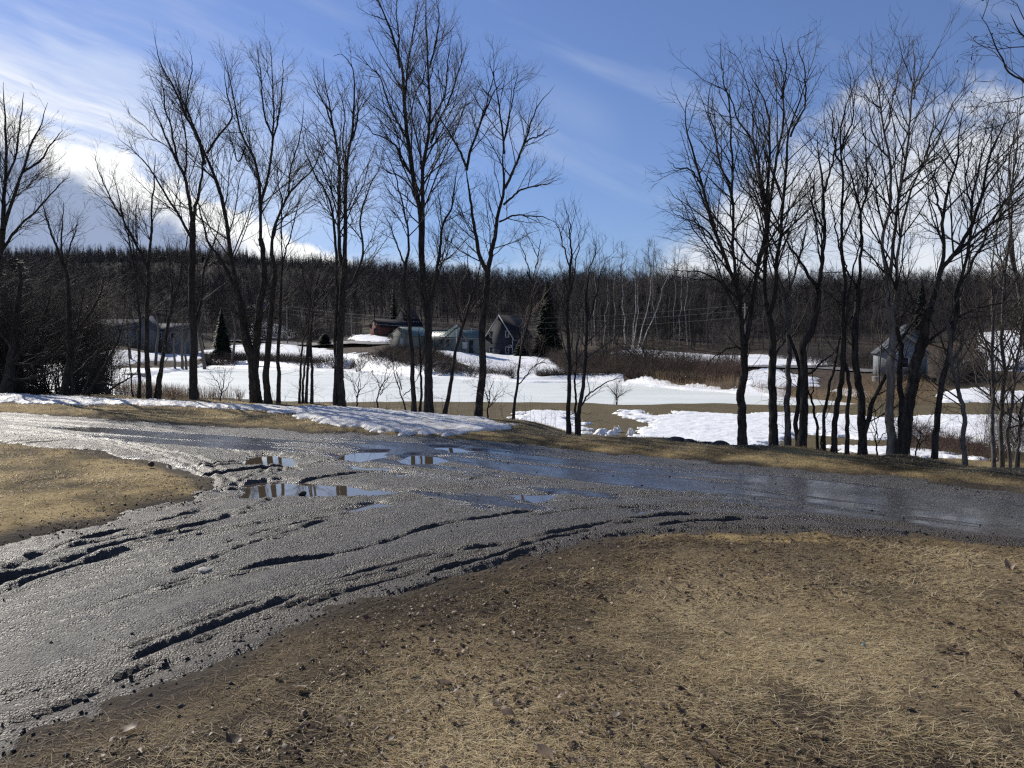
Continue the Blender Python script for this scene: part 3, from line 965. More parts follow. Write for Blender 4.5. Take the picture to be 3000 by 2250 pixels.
def band(name, pts, w, mat, lift=.06):
    c_ = smooth_line(gpoly(pts, 60), 60)
    t = np.gradient(c_, axis=0); t /= np.linalg.norm(t, axis=1, keepdims=True)
    nn = np.stack([-t[:, 1], t[:, 0]], -1)
    cs = np.linspace(-w / 2, w / 2, 7)
    P = (c_[:, None, :] + nn[:, None, :] * cs[None, :, None]).reshape(-1, 2)
    zc = np.repeat(H(c_[:, 0], c_[:, 1]), 7)
    z = np.maximum(H(P[:, 0], P[:, 1]) + lift, zc + lift)
    i = np.arange(59)[:, None]; j = np.arange(6)[None, :]
    q = np.stack([i * 7 + j, (i + 1) * 7 + j, (i + 1) * 7 + j + 1, i * 7 + j + 1], -1).reshape(-1, 4)
    return tag(mesh_np(name, np.column_stack([P, z]), q, mat), kind='structure')


band('paved_road', ROADF, 7.0, MAT['asphalt'], .15)
band('paved_road', ROADR, 4.5, MAT['asphalt'], .10)


# ------------------------------------------------------------------ bare trees
def make_crown(Ps, Rs, starts, dens, rg, droop=0.0, twig_r=0.0024, spread=1.0, lowtw=0.8, lmax=2.0):
    """stems -> crown tube parts"""
    parts = []
    l1P, l1R = [], []
    for P, Rd, t0 in zip(Ps, Rs, starts):
        L = np.linalg.norm(np.diff(P, axis=0), axis=1).sum()
        n = max(3, int(dens * 4.4 * L * (1 - t0)))
        a, b = spawn(P[None], Rd[None], [n], t0, 0.985, R(22), R(22 + 30 * spread), lambda t, pl: np.clip(0.34 * pl * (1 - t) + 0.42, .35, lmax),
                     0.16, 6, 0.030, 0.6, 0.0075, 0.004, rg)
        l1P.append(a); l1R.append(b)
        if lowtw > 0 and t0 > 0.2:
            n = int(lowtw * L * 1.2)
            a2, b2 = spawn(P[None], Rd[None], [n], 0.06, t0 + .15, R(50), R(95), lambda t, pl: np.full(t.shape, .55), -0.1, 6, 0.09, 0.3, 0.004, 0.0025, rg)
            parts.append(tubes(a2, b2, 3))
            a3, b3 = spawn(a2, b2, 4, .2, .95, R(25), R(70), lambda t, pl: 0.45 * pl, 0.0, 4, 0.08, .6, .004, twig_r * .8, rg)
            parts.append(tubes(a3, b3, 3))
    P1 = np.concatenate(l1P); R1 = np.concatenate(l1R)
    parts.append(tubes(P1, R1, 4))
    ln = np.linalg.norm(np.diff(P1, axis=1), axis=2).sum(1)
    P2, R2 = spawn(P1, R1, np.maximum(2, (ln * 6.5).astype(int)), .15, .98, R(20), R(48), lambda t, pl: np.clip(0.5 * pl * (1 - t) + .16, .12, .85), 0.12 - droop * .6, 5, 0.05, .62, .006, twig_r * 1.15, rg)
    parts.append(tubes(P2, R2, 3))
    ln2 = np.linalg.norm(np.diff(P2, axis=1), axis=2).sum(1)
    P3, R3 = spawn(P2, R2, np.maximum(1, (ln2 * 9.0).astype(int)), .2, 1.0, R(18), R(55), lambda t, pl: np.clip(0.55 * pl, .08, .40), 0.08 - droop, 4, 0.07, .7, .005, twig_r, rg)
    parts.append(tubes(P3, R3, 3))
    return join(parts), P3


def bare_tree(name, label, Y, stems, dens=1.0, droop=0.0, mat='bark', twig='twig', t0=0.35, cat='tree', group='bare trees along the road edge', spread=1.0,
              lowtw=0.8, seed=None, lean=0.16, buds=False, lmax=2.0, depth0=0.0):
    rg = np.random.default_rng(seed if seed is not None else abs(hash_(label)) % 99991)
    Ps, Rs, starts, Yof = [], [], [], []
    for parent, w0, w1, pts in stems:
        pts = np.array(pts, float)
        hgt = np.linalg.norm(np.diff(pts, axis=0), axis=1); cum = np.concatenate([[0], np.cumsum(hgt)]) * Y / F
        if parent is None:
            y0 = Y + (0 if not Ps else rg.uniform(-.12, .35))
        else:
            PP = Ps[parent]; pix = Yof[parent]
            d = np.hypot(pix[:, 0] - pts[0, 0], pix[:, 1] - pts[0, 1]); y0 = PP[d.argmin(), 1]
        sl = rg.uniform(-lean, lean)
        ys = y0 + sl * cum + rg.normal(0, .04, len(cum)) * (cum > 0)
        K = 26
        px3 = smooth_line(np.column_stack([pts, ys]), K)
        P = at(px3[:, 0], px3[:, 1], px3[:, 2])
        if parent is None:
            gz_ = h1(P[0, 0], P[0, 1]) - 0.12
            if P[0, 2] > gz_ + .02:
                P[0, 2] = gz_
            else:
                P[:, 2] = np.maximum(P[:, 2], gz_)
        q = np.linspace(0, 1, K)
        w = w0 + (w1 - w0) * q ** 0.85
        Rd = 0.5 * w / F * ys[0] * (1 - (.7 if w1 <= 6 else 0) * q ** 7)
        if parent is None:
            Rd = Rd * (1 + 0.35 * np.exp(-q * 22))
        wob = np.cumsum(rg.normal(0, 1, (K, 3)), 0); wob -= np.linspace(0, 1, K)[:, None] * wob[-1]
        P = P + wob * 0.010 * np.minimum(1, q * 6)[:, None]
        Ps.append(P); Rs.append(Rd); Yof.append(px3[:, :2])
        starts.append(t0 if parent is None else 0.08)
    base = Ps[0][0].copy()
    root = thing(name, label, cat, tuple(base), 0, group)
    parts = []
    for P, Rd in zip(Ps, Rs):
        fine = np.linspace(0, len(P) - 1, 60)
        Pf = np.stack([np.interp(fine, np.arange(len(P)), P[:, k]) for k in range(3)], -1)
        Rf = np.interp(fine, np.arange(len(P)), Rd) * (1 + rg.normal(0, .035, 60))
        parts.append(tubes(Pf[None], Rf[None], 9))
    V_, F_ = join(parts)
    mesh_np('trunk', V_, F_, MAT[mat], root, smooth=True, origin=base)
    (V_, F_), P3 = make_crown(Ps, Rs, starts, dens, rg, droop, spread=spread, lowtw=lowtw, lmax=lmax)
    if buds:
        tip = P3[:, -1]; tip = tip[rg.random(len(tip)) < .5]
        V2, F2 = tubes(np.stack([tip, tip + rg.normal(0, .012, tip.shape) + np.array([0, 0, -.012])], 1), np.tile([.0055, .004], (len(tip), 1)), 4)
        V_, F_ = join([(V_, F_[0]), (V2, F2)])
    mesh_np('crown', V_, F_, MAT[twig], root, origin=base)
    return root


def hash_(s):
    h = 0
    for ch in s:
        h = (h * 131 + ord(ch)) % 1000003
    return h


N_ = None
bare_tree('bare_tree', 'tall bare tree cut by the left edge of the picture, above the dark pine', 24.5, [
    (N_, 30, 14, [(-25, 1160), (-22, 1000), (-18, 860), (-8, 780), (3, 720), (8, 672)]),
    (0, 13, 3, [(8, 672), (10, 600), (16, 500), (18, 430), (15, 340), (10, 240)]),
    (0, 12, 3, [(4, 700), (30, 600), (64, 507), (87, 428), (119, 360), (140, 300)]),
    (0, 9, 3, [(-2, 745), (60, 660), (120, 600), (175, 540), (205, 520)]),
    (1, 7, 3, [(14, 540), (45, 440), (60, 350), (70, 270)]),
    (2, 7, 3, [(64, 507), (110, 470), (150, 420), (185, 380)])], 1.1, twig='twig', t0=.45)
bare_tree('bare_tree', 'dark bushy low tree with many crossing branches at the left edge', 23.0, [
    (N_, 32, 8, [(15, 1158), (36, 1060), (45, 980), (50, 900), (60, 820), (55, 770)]),
    (0, 12, 4, [(36, 1060), (90, 1000), (130, 920), (150, 840)]),
    (0, 12, 4, [(40, 1030), (0, 960), (-30, 880), (-40, 800)]),
    (0, 10, 4, [(36, 1065), (100, 1060), (170, 1010), (220, 950)]),
    (0, 9, 3, [(25, 1110), (80, 1110), (150, 1090), (230, 1080)])], 2.2, t0=.1, spread=1.6, lowtw=2)
bare_tree('bare_tree', 'low twisting bare tree with a fan top left of the canoe', 22.6, [
    (N_, 22, 9, [(183, 1166), (200, 1080), (203, 960), (197, 817), (178, 757)]),
    (0, 8, 2, [(178, 757), (159, 708), (137, 654), (125, 600), (120, 560)]),
    (0, 7, 2, [(185, 780), (181, 690), (188, 630), (185, 590)]),
    (0, 6, 2, [(190, 800), (205, 720), (222, 670), (232, 630)]),
    (0, 9, 3, [(202, 1000), (250, 930), (290, 860), (310, 800)])], 1.3, t0=.3, lowtw=2)
bare_tree('bare_tree', 'leaning thin bare tree with stems arching right beside the canoe', 22.3, [
    (N_, 12, 4, [(250, 1168), (275, 1120), (318, 1052), (345, 1000), (362, 930)]),
    (N_, 9, 3, [(240, 1168), (262, 1090), (285, 1020), (300, 940)]),
    (N_, 8, 3, [(300, 1168), (340, 1130), (375, 1110), (410, 1085)]),
    (N_, 9, 3, [(212, 1166), (214, 1080), (224, 1000), (240, 900), (248, 840)])], 1.9, t0=.2, spread=1.5, lowtw=2)
bare_tree('bare_tree', 'thin straight bare tree just right of the canoe', 22.0, [
    (N_, 11, 5, [(407, 1178), (409, 1070), (405, 950), (401, 835), (392, 780)]),
    (0, 6, 2, [(392, 780), (375, 700), (360, 620), (345, 560)]),
    (0, 5, 2, [(398, 810), (402, 720), (398, 640), (402, 560)]),
    (N_, 5, 2, [(392, 1178), (388, 1100), (380, 1000), (370, 930)])], .9, t0=.35)
bare_tree('bare_tree', 'slim bare tree whose limbs fan far left across the grey cloud', 21.8, [
    (N_, 17, 9, [(437, 1178), (432, 1070), (432, 925), (436, 802), (437, 745)]),
    (0, 8, 3, [(437, 745), (443, 672), (444, 600), (450, 524), (455, 450)]),
    (0, 9, 2, [(436, 790), (415, 745), (390, 704), (355, 635), (338, 560), (325, 500)]),
    (2, 5, 2, [(355, 635), (320, 570), (290, 500), (275, 450)]),
    (0, 5, 2, [(434, 850), (410, 800), (385, 750), (360, 700)])], 1.2, t0=.5)
bare_tree('bare_tree', 'bare tree leaning right between the slim trunk and the stout trunk', 21.6, [
    (N_, 14, 7, [(463, 1180), (472, 1100), (481, 1034), (499, 925), (524, 835)]),
    (0, 6, 2, [(524, 835), (536, 770), (548, 700), (556, 620)]),
    (0, 6, 2, [(499, 925), (505, 850), (500, 780), (492, 700)]),
    (N_, 7, 3, [(450, 1180), (462, 1110), (478, 1060), (490, 1010)])], 1.0, t0=.4, lowtw=1.5)
bare_tree('bare_tree', 'stout dark bare tree with a broad fan crown against the white cloud', 20.6, [
    (N_, 25, 17, [(568, 1182), (567, 1070), (567, 925), (562, 817), (564, 720), (564, 650)]),
    (0, 12, 3, [(564, 650), (550, 560), (524, 488), (495, 420), (470, 360), (440, 290)]),
    (0, 12, 3, [(564, 665), (579, 590), (592, 520), (600, 470), (606, 420)]),
    (2, 10, 2, [(600, 480), (575, 398), (545, 340), (506, 253), (470, 190), (450, 90)]),
    (2, 8, 2, [(606, 450), (640, 405), (662, 380), (684, 340), (667, 280), (655, 190)]),
    (0, 9, 2, [(562, 700), (530, 640), (480, 560), (430, 480), (390, 440), (340, 400)]),
    (1, 7, 2, [(524, 488), (500, 380), (480, 290), (465, 180)]),
    (1, 6, 2, [(540, 530), (545, 430), (530, 330), (525, 250)]),
    (0, 9, 3, [(567, 960), (590, 889), (597, 817), (608, 763), (637, 690), (650, 620)]),
    (3, 5, 2, [(545, 340), (550, 270), (560, 190), (555, 150)])], 1.25, t0=.6)
bare_tree('bare_tree', 'forked bare tree with a long limb crossing left in a V', 20.0, [
    (N_, 36, 22, [(752, 1192), (745, 1120), (740, 1050), (722, 989), (712, 920), (704, 881)]),
    (0, 15, 3, [(704, 881), (684, 800), (668, 700), (651, 600), (635, 540), (608, 470), (580, 390), (540, 300), (500, 200)]),
    (0, 12, 3, [(700, 870), (669, 803), (637, 745), (608, 701), (590, 630), (575, 560)]),
    (0, 26, 14, [(745, 1080), (754, 1007), (761, 924), (776, 834), (769, 754), (763, 700)]),
    (3, 10, 3, [(763, 720), (766, 600), (779, 548), (797, 453), (801, 366), (797, 237), (790, 120)]),
    (3, 10, 2, [(764, 620), (753, 531), (735, 460), (710, 410), (690, 340), (668, 220), (655, 140)]),
    (4, 6, 2, [(797, 420), (815, 330), (825, 250), (830, 160)]),
    (4, 6, 2, [(799, 400), (775, 320), (765, 230), (750, 140)]),
    (5, 5, 2, [(720, 430), (700, 470), (680, 420), (660, 360)])], 1.15, t0=.6)
bare_tree('bare_tree', 'bare tree with a pale limb sweeping right, right trunk of the V pair', 19.9, [
    (N_, 22, 11, [(787, 1192), (783, 1100), (787, 1025), (789, 953), (796, 881), (806, 808), (795, 745)]),
    (0, 10, 2, [(795, 745), (806, 669), (845, 574), (872, 538), (915, 500), (940, 440), (958, 380)]),
    (1, 6, 2, [(845, 574), (850, 500), (870, 430), (885, 350), (890, 290)]),
    (0, 5, 2, [(800, 700), (822, 620), (850, 560), (880, 470)])], 1.0, t0=.55)
bare_tree('bare_tree', 'slender single bare trunk standing clear left of the thicket stems', 19.8, [
    (N_, 13, 6, [(816, 1194), (816, 1062), (818, 989), (823, 881), (828, 790), (825, 700)]),
    (0, 5, 2, [(825, 700), (824, 600), (815, 520), (810, 430)]),
    (0, 5, 2, [(828, 770), (845, 690), (860, 620), (880, 560)])], .8, t0=.4, lowtw=1.5)
bare_tree('bare_tree', 'clump of four thin pale-twigged stems in front of the pond ice', 19.6, [
    (N_, 8, 4, [(877, 1190), (883, 1098), (888, 1018), (897, 960), (902, 880)]),
    (N_, 8, 4, [(887, 1190), (890, 1100), (900, 1020), (905, 940)]),
    (N_, 9, 3, [(896, 1190), (908, 1043), (910, 917), (915, 808), (912, 740)]),
    (N_, 10, 4, [(913, 1190), (915, 1062), (911, 989), (918, 900), (932, 820), (955, 740)]),
    (2, 5, 2, [(912, 880), (895, 820), (880, 780), (860, 765)]),
    (3, 5, 2, [(918, 900), (945, 860), (968, 810), (975, 770)]),
    (3, 4, 2, [(915, 1000), (880, 960), (850, 940), (820, 930)])], 1.0, twig='twig_grey', t0=.4, spread=1.3, lowtw=2)
bare_tree('bare_tree', 'tall twin-trunked bare tree with wind-bent drooping top', 19.2, [
    (N_, 24, 18, [(1000, 1197), (1002, 1062), (1004, 917), (1005, 845), (1010, 760)]),
    (N_, 13, 8, [(982, 1197), (982, 1025), (986, 917), (987, 808), (982, 700)]),
    (0, 13, 3, [(1010, 760), (1012, 640), (1012, 542), (1016, 452), (1032, 370), (1037, 280), (1030, 194), (998, 155), (975, 165)]),
    (0, 12, 3, [(1008, 790), (993, 736), (989, 610), (994, 497), (981, 400), (968, 316), (955, 250), (948, 170)]),
    (1, 8, 2, [(982, 700), (971, 610), (945, 550), (921, 511), (895, 440), (885, 380)]),
    (0, 9, 2, [(1005, 845), (1025, 840), (1044, 790), (1060, 729), (1053, 640), (1078, 556), (1110, 500), (1122, 440)]),
    (3, 7, 2, [(985, 420), (965, 340), (930, 270), (915, 220)]),
    (2, 7, 2, [(1020, 430), (1045, 340), (1055, 260), (1062, 220)]),
    (2, 6, 2, [(1014, 500), (1000, 420), (1005, 340), (985, 240)])], 1.1, droop=0.22, t0=.55)
bare_tree('bare_tree', 'tallest bare tree, its crown running out of the top of the picture', 16.8, [
    (N_, 27, 18, [(1256, 1216), (1257, 1062), (1257, 953), (1246, 888), (1238, 820), (1235, 750)]),
    (0, 18, 5, [(1235, 750), (1231, 633), (1215, 560), (1202, 497), (1193, 429), (1184, 362), (1176, 271), (1170, 194), (1152, 127), (1134, 68), (1107, 0), (1080, -60)]),
    (0, 14, 4, [(1236, 740), (1242, 610), (1242, 497), (1260, 400), (1265, 340), (1261, 250), (1256, 150), (1249, 60), (1245, -60)]),
    (0, 12, 3, [(1256, 905), (1275, 826), (1286, 736), (1297, 656), (1319, 605), (1328, 542), (1345, 470)]),
    (1, 8, 2, [(1183, 330), (1190, 220), (1205, 120), (1222, 30), (1228, -50)]),
    (1, 9, 2, [(1205, 510), (1175, 470), (1160, 430), (1120, 400), (1089, 389), (1060, 350)]),
    (1, 7, 2, [(1186, 400), (1150, 330), (1115, 240), (1075, 190), (1055, 150)]),
    (2, 8, 2, [(1262, 420), (1290, 340), (1320, 270), (1345, 200), (1368, 120)]),
    (2, 7, 2, [(1262, 360), (1300, 280), (1310, 180), (1325, 90)]),
    (2, 6, 2, [(1258, 200), (1275, 120), (1285, 40), (1275, -30)]),
    (1, 6, 2, [(1170, 200), (1172, 110), (1165, 20), (1170, -50)]),
    (0, 8, 2, [(1234, 700), (1225, 610), (1205, 560), (1170, 520), (1130, 500), (1100, 440)])], 1.2, t0=.65)
bare_tree('bare_tree', 'secondary bare trunk leaning against the left side of the tallest tree', 17.1, [
    (N_, 15, 7, [(1213, 1212), (1211, 1062), (1200, 971), (1193, 881), (1187, 827), (1188, 780), (1198, 729)]),
    (0, 7, 2, [(1198, 735), (1190, 640), (1175, 560), (1150, 480), (1110, 420)]),
    (0, 6, 2, [(1190, 790), (1165, 720), (1140, 660), (1120, 610)]),
    (N_, 9, 4, [(1229, 1214), (1234, 1130), (1236, 1060), (1228, 960)])], .9, t0=.5, lowtw=1.5)
bare_tree('bare_tree', 'slanting bare trunk in front of the green-roofed building', 16.6, [
    (N_, 13, 6, [(1300, 1222), (1319, 1134), (1337, 1033), (1355, 960), (1381, 881), (1402, 808), (1411, 760)]),
    (0, 6, 3, [(1352, 945), (1335, 880), (1325, 840), (1305, 800), (1290, 760)]),
    (0, 5, 2, [(1381, 881), (1378, 820), (1372, 770), (1370, 720)]),
    (0, 4, 2, [(1250, 1080), (1290, 1000), (1350, 950), (1400, 905)])], .9, twig='twig_red', t0=.5)
bare_tree('bare_tree', 'broad bare tree with two spreading leaders over the navy house', 16.2, [
    (N_, 24, 18, [(1400, 1232), (1402, 1134), (1410, 1025), (1417, 917), (1424, 845), (1428, 794)]),
    (0, 14, 5, [(1428, 800), (1405, 750), (1396, 700), (1378, 610), (1372, 542), (1365, 488)]),
    (1, 8, 2, [(1365, 488), (1340, 430), (1318, 395), (1297, 357), (1270, 300)]),
    (1, 9, 2, [(1366, 500), (1380, 429), (1394, 390), (1423, 316), (1446, 271), (1490, 212)]),
    (0, 15, 5, [(1428, 795), (1440, 750), (1448, 715), (1469, 633), (1482, 556), (1478, 488), (1475, 429)]),
    (4, 7, 2, [(1477, 450), (1468, 370), (1460, 290), (1440, 190), (1437, 150)]),
    (4, 9, 2, [(1480, 550), (1509, 497), (1536, 420), (1559, 362), (1590, 294), (1626, 249)]),
    (4, 7, 2, [(1475, 600), (1520, 560), (1560, 548), (1604, 540), (1640, 520)]),
    (5, 5, 2, [(1474, 420), (1495, 340), (1510, 260), (1518, 190)]),
    (4, 6, 2, [(1462, 650), (1510, 630), (1570, 640), (1630, 650)]),
    (3, 5, 2, [(1410, 350), (1430, 270), (1445, 220), (1462, 180)]),
    (6, 5, 2, [(1536, 420), (1580, 400), (1610, 380), (1625, 370)])], 1.15, t0=.6, spread=1.25)
bare_tree('bare_tree', 'thin reddish-twigged bare sapling by the snow slope', 15.6, [
    (N_, 9, 4, [(1503, 1242), (1515, 1134), (1525, 1044), (1536, 982), (1554, 899), (1562, 808), (1572, 772)]),
    (0, 4, 2, [(1560, 830), (1545, 770), (1535, 730), (1525, 700)]),
    (0, 4, 2, [(1568, 785), (1580, 740), (1585, 700)]),
    (0, 4, 2, [(1515, 1130), (1560, 1080), (1590, 1060), (1610, 1075)])], 1.2, droop=.15, twig='twig_red', t0=.35, lowtw=2, lmax=1.0)
bare_tree('bare_tree', 'narrow upright bare tree standing alone in the gap', 13.9, [
    (N_, 14, 8, [(1667, 1264), (1668, 1134), (1667, 953), (1674, 845), (1671, 772)]),
    (0, 7, 2, [(1671, 772), (1674, 700), (1664, 640), (1660, 605)]),
    (0, 5, 2, [(1672, 790), (1648, 720), (1635, 670), (1625, 640)]),
    (0, 4, 2, [(1674, 860), (1690, 790), (1698, 720), (1700, 660)])], 1.0, twig='twig', t0=.35, lmax=.9)
bare_tree('bare_tree', 'bare tree with twin stems and a low arching twig, right in the gap', 13.7, [
    (N_, 13, 7, [(1694, 1268), (1703, 1188), (1714, 1098), (1721, 1025), (1728, 935), (1720, 845)]),
    (N_, 8, 4, [(1689, 1268), (1688, 1150), (1690, 1062), (1695, 950)]),
    (0, 5, 2, [(1720, 845), (1735, 780), (1745, 740), (1742, 700)]),
    (0, 5, 2, [(1727, 940), (1748, 870), (1765, 800), (1780, 750)]),
    (0, 6, 2, [(1703, 1188), (1740, 1150), (1790, 1120), (1830, 1105)])], 1.1, twig='twig_grey', t0=.35, lmax=.9, lowtw=1.5)
bare_tree('bare_tree', 'leftmost big bare tree of the right-hand row, twigs hanging at its tips', 12.3, [
    (N_, 28, 20, [(2176, 1312), (2177, 1164), (2179, 1080), (2181, 1010)]),
    (0, 15, 4, [(2179, 1040), (2168, 911), (2160, 848), (2139, 793), (2109, 706), (2074, 607), (2054, 522), (2039, 447), (2014, 373), (2007, 323), (2025, 270)]),
    (1, 11, 3, [(2158, 845), (2152, 740), (2149, 671), (2139, 547), (2109, 472), (2094, 383), (2076, 323), (2084, 249), (2110, 215)]),
    (2, 8, 2, [(2144, 600), (2142, 480), (2139, 398), (2134, 298), (2116, 214), (2111, 114)]),
    (0, 15, 4, [(2181, 1010), (2198, 953), (2206, 877), (2219, 793), (2236, 696), (2243, 572), (2246, 447), (2246, 348), (2228, 278), (2190, 205)]),
    (4, 8, 2, [(2240, 600), (2220, 460), (2193, 398), (2163, 348), (2136, 290), (2090, 245), (2064, 232), (2025, 196)]),
    (1, 8, 2, [(2130, 770), (2080, 690), (2030, 640), (1985, 625), (1960, 600)]),
    (1, 8, 2, [(2165, 880), (2120, 830), (2050, 790), (1990, 790), (1940, 780)]),
    (1, 7, 2, [(2060, 550), (2030, 500), (1990, 490), (1955, 470)]),
    (0, 7, 2, [(2180, 1050), (2150, 1020), (2100, 1045), (2060, 1090)])], 1.15, droop=.2, t0=.6, spread=1.2)
bare_tree('bare_tree', 'big bare tree second in the right-hand row with vine strands on its trunk', 12.0, [
    (N_, 28, 18, [(2268, 1320), (2262, 1164), (2257, 995), (2253, 936), (2244, 890)]),
    (0, 13, 4, [(2244, 890), (2236, 827), (2240, 700), (2248, 597), (2264, 472), (2278, 398), (2290, 278), (2283, 199), (2258, 139)]),
    (0, 13, 4, [(2252, 930), (2270, 877), (2282, 805), (2290, 646), (2303, 522), (2313, 423), (2318, 378), (2338, 318), (2362, 249), (2392, 190)]),
    (1, 7, 2, [(2242, 640), (2225, 520), (2210, 400), (2205, 300), (2180, 200), (2150, 150)]),
    (2, 7, 2, [(2316, 400), (2345, 300), (2350, 200), (2340, 120), (2360, 110)]),
    (1, 6, 2, [(2288, 290), (2305, 220), (2300, 150), (2285, 100)]),
    (0, 6, 2, [(2258, 1060), (2300, 1000), (2350, 960), (2390, 900)])], 1.15, droop=.16, t0=.6, lowtw=2.2)
bare_tree('bare_tree', 'smooth-barked single bare trunk third in the right-hand row', 11.9, [
    (N_, 20, 11, [(2308, 1325), (2312, 1164), (2318, 1080), (2312, 995), (2303, 932), (2295, 848)]),
    (0, 8, 2, [(2295, 848), (2282, 800), (2290, 720), (2310, 640), (2325, 560), (2340, 480)]),
    (0, 8, 2, [(2300, 900), (2320, 820), (2345, 740), (2360, 680), (2365, 600)])], .9, mat='bark_grey', t0=.55)
bare_tree('bare_tree', 'crooked bare tree with a sharp elbow and an S-shaped trunk', 11.7, [
    (N_, 27, 17, [(2348, 1328), (2354, 1164), (2352, 1016), (2367, 990), (2384, 945), (2396, 869), (2395, 843)]),
    (N_, 16, 9, [(2335, 1328), (2338, 1206), (2342, 1101), (2328, 1029), (2310, 980)]),
    (0, 12, 5, [(2395, 845), (2405, 797), (2414, 742), (2417, 671), (2417, 547), (2407, 472), (2395, 400)]),
    (0, 11, 3, [(2393, 840), (2380, 818), (2355, 776), (2325, 734), (2300, 690), (2285, 640)]),
    (2, 6, 2, [(2417, 671), (2396, 640), (2377, 597), (2375, 540), (2350, 470)]),
    (2, 7, 2, [(2417, 560), (2435, 490), (2447, 433), (2450, 370), (2440, 310)]),
    (0, 8, 2, [(2355, 1100), (2400, 1060), (2440, 1030), (2470, 990)])], 1.0, t0=.6)
bare_tree('bare_tree', 'thin curved bare sapling right of the crooked elbow tree', 11.8, [
    (N_, 10, 5, [(2396, 1332), (2393, 1270), (2380, 1185), (2363, 1143), (2350, 1100)]),
    (0, 4, 2, [(2375, 1170), (2385, 1120), (2380, 1060)])], .9, t0=.4, lmax=.7, lowtw=2)
bare_tree('bare_tree', 'thin bare tree leaning right, forked close to the ground', 11.6, [
    (N_, 11, 6, [(2414, 1334), (2416, 1227), (2431, 1143), (2448, 1080), (2465, 995), (2481, 953)]),
    (0, 5, 3, [(2481, 953), (2530, 900), (2560, 875), (2600, 850)]),
    (N_, 6, 3, [(2406, 1334), (2410, 1260), (2420, 1180)])], .9, t0=.5, lowtw=1.5, lmax=1.0)
bare_tree('bare_tree', 'tall slim bare tree bending right then straight, mid right-hand row', 11.5, [
    (N_, 18, 11, [(2442, 1340), (2452, 1248), (2469, 1164), (2476, 1080), (2481, 974), (2481, 890), (2477, 827)]),
    (0, 10, 3, [(2477, 827), (2467, 734), (2464, 600), (2467, 472), (2464, 373), (2480, 300), (2507, 230)]),
    (0, 6, 2, [(2470, 760), (2450, 690), (2437, 620), (2425, 540)]),
    (1, 6, 2, [(2467, 480), (2445, 420), (2435, 350), (2428, 290)]),
    (1, 6, 2, [(2465, 440), (2490, 370), (2505, 300), (2515, 230)])], 1.1, t0=.55)
bare_tree('bare_tree', 'straight slim bare trunk close beside the bending one', 11.45, [
    (N_, 13, 8, [(2481, 1344), (2482, 1164), (2480, 1050), (2484, 950), (2488, 850)]),
    (0, 6, 2, [(2488, 850), (2505, 760), (2520, 700), (2530, 620)])], .8, t0=.6)
bare_tree('bare_tree', 'bare tree forked low into a V with one limb going right', 11.3, [
    (N_, 26, 16, [(2528, 1347), (2526, 1206), (2517, 1101), (2507, 1016), (2511, 932), (2515, 848)]),
    (0, 16, 5, [(2530, 1275), (2541, 1235), (2556, 1175), (2578, 1135), (2604, 1080), (2621, 1021), (2646, 970), (2701, 903), (2760, 860)]),
    (0, 10, 3, [(2515, 848), (2521, 763), (2517, 646), (2507, 587), (2487, 522), (2472, 462), (2460, 400)]),
    (0, 8, 2, [(2514, 850), (2495, 810), (2480, 770), (2462, 720)]),
    (2, 7, 2, [(2517, 640), (2535, 560), (2540, 480), (2530, 400), (2520, 320)])], 1.05, t0=.6)
bare_tree('bare_tree', 'pale peeled bare trunk in front of the blue-grey house', 10.9, [
    (N_, 27, 18, [(2612, 1352), (2610, 1206), (2610, 1101), (2616, 995), (2611, 911), (2604, 848), (2598, 810)]),
    (0, 11, 3, [(2600, 820), (2591, 763), (2585, 700), (2596, 646), (2606, 560), (2604, 462), (2591, 388), (2581, 298), (2562, 224), (2544, 139)]),
    (0, 11, 3, [(2603, 840), (2614, 763), (2618, 690), (2621, 671), (2631, 597), (2655, 490), (2668, 400), (2676, 278), (2686, 209), (2671, 110)]),
    (0, 10, 3, [(2612, 920), (2626, 869), (2627, 784), (2640, 690), (2676, 562), (2716, 472), (2755, 398), (2785, 323), (2815, 273), (2885, 215)]),
    (1, 6, 2, [(2591, 388), (2610, 320), (2625, 250), (2640, 180)]),
    (2, 6, 2, [(2676, 290), (2705, 230), (2735, 170), (2760, 130)]),
    (3, 6, 2, [(2716, 472), (2720, 390), (2735, 300), (2740, 240)]),
    (1, 6, 2, [(2604, 462), (2570, 420), (2545, 340), (2530, 260)])], 1.15, mat='bark_pale', t0=.7, spread=1.1, lowtw=.4)
bare_tree('bare_tree', 'massive dark bare tree leaning right, hard against the pale trunk', 10.8, [
    (N_, 40, 26, [(2642, 1354), (2650, 1248), (2660, 1185), (2676, 1101), (2697, 1037), (2710, 974), (2726, 903)]),
    (N_, 22, 12, [(2632, 1354), (2634, 1248), (2629, 1122), (2636, 1040), (2628, 960)]),
    (0, 16, 4, [(2726, 903), (2743, 848), (2756, 797), (2795, 740), (2820, 700), (2858, 622), (2880, 562), (2900, 472), (2934, 388), (2960, 320)]),
    (0, 13, 3, [(2735, 870), (2750, 810), (2765, 736), (2762, 650), (2780, 560), (2800, 470), (2810, 380), (2830, 290)]),
    (2, 10, 3, [(2795, 745), (2850, 700), (2895, 668), (2950, 620), (3010, 575), (3080, 520)]),
    (2, 7, 2, [(2870, 590), (2905, 520), (2960, 450), (3010, 400)]),
    (3, 7, 2, [(2762, 640), (2740, 560), (2725, 480), (2730, 400)]),
    (0, 10, 3, [(2700, 1030), (2760, 960), (2830, 920), (2910, 890), (2990, 880)]),
    (0, 8, 3, [(2720, 920), (2680, 880), (2650, 820), (2640, 760)])], 1.2, t0=.7, spread=1.15)
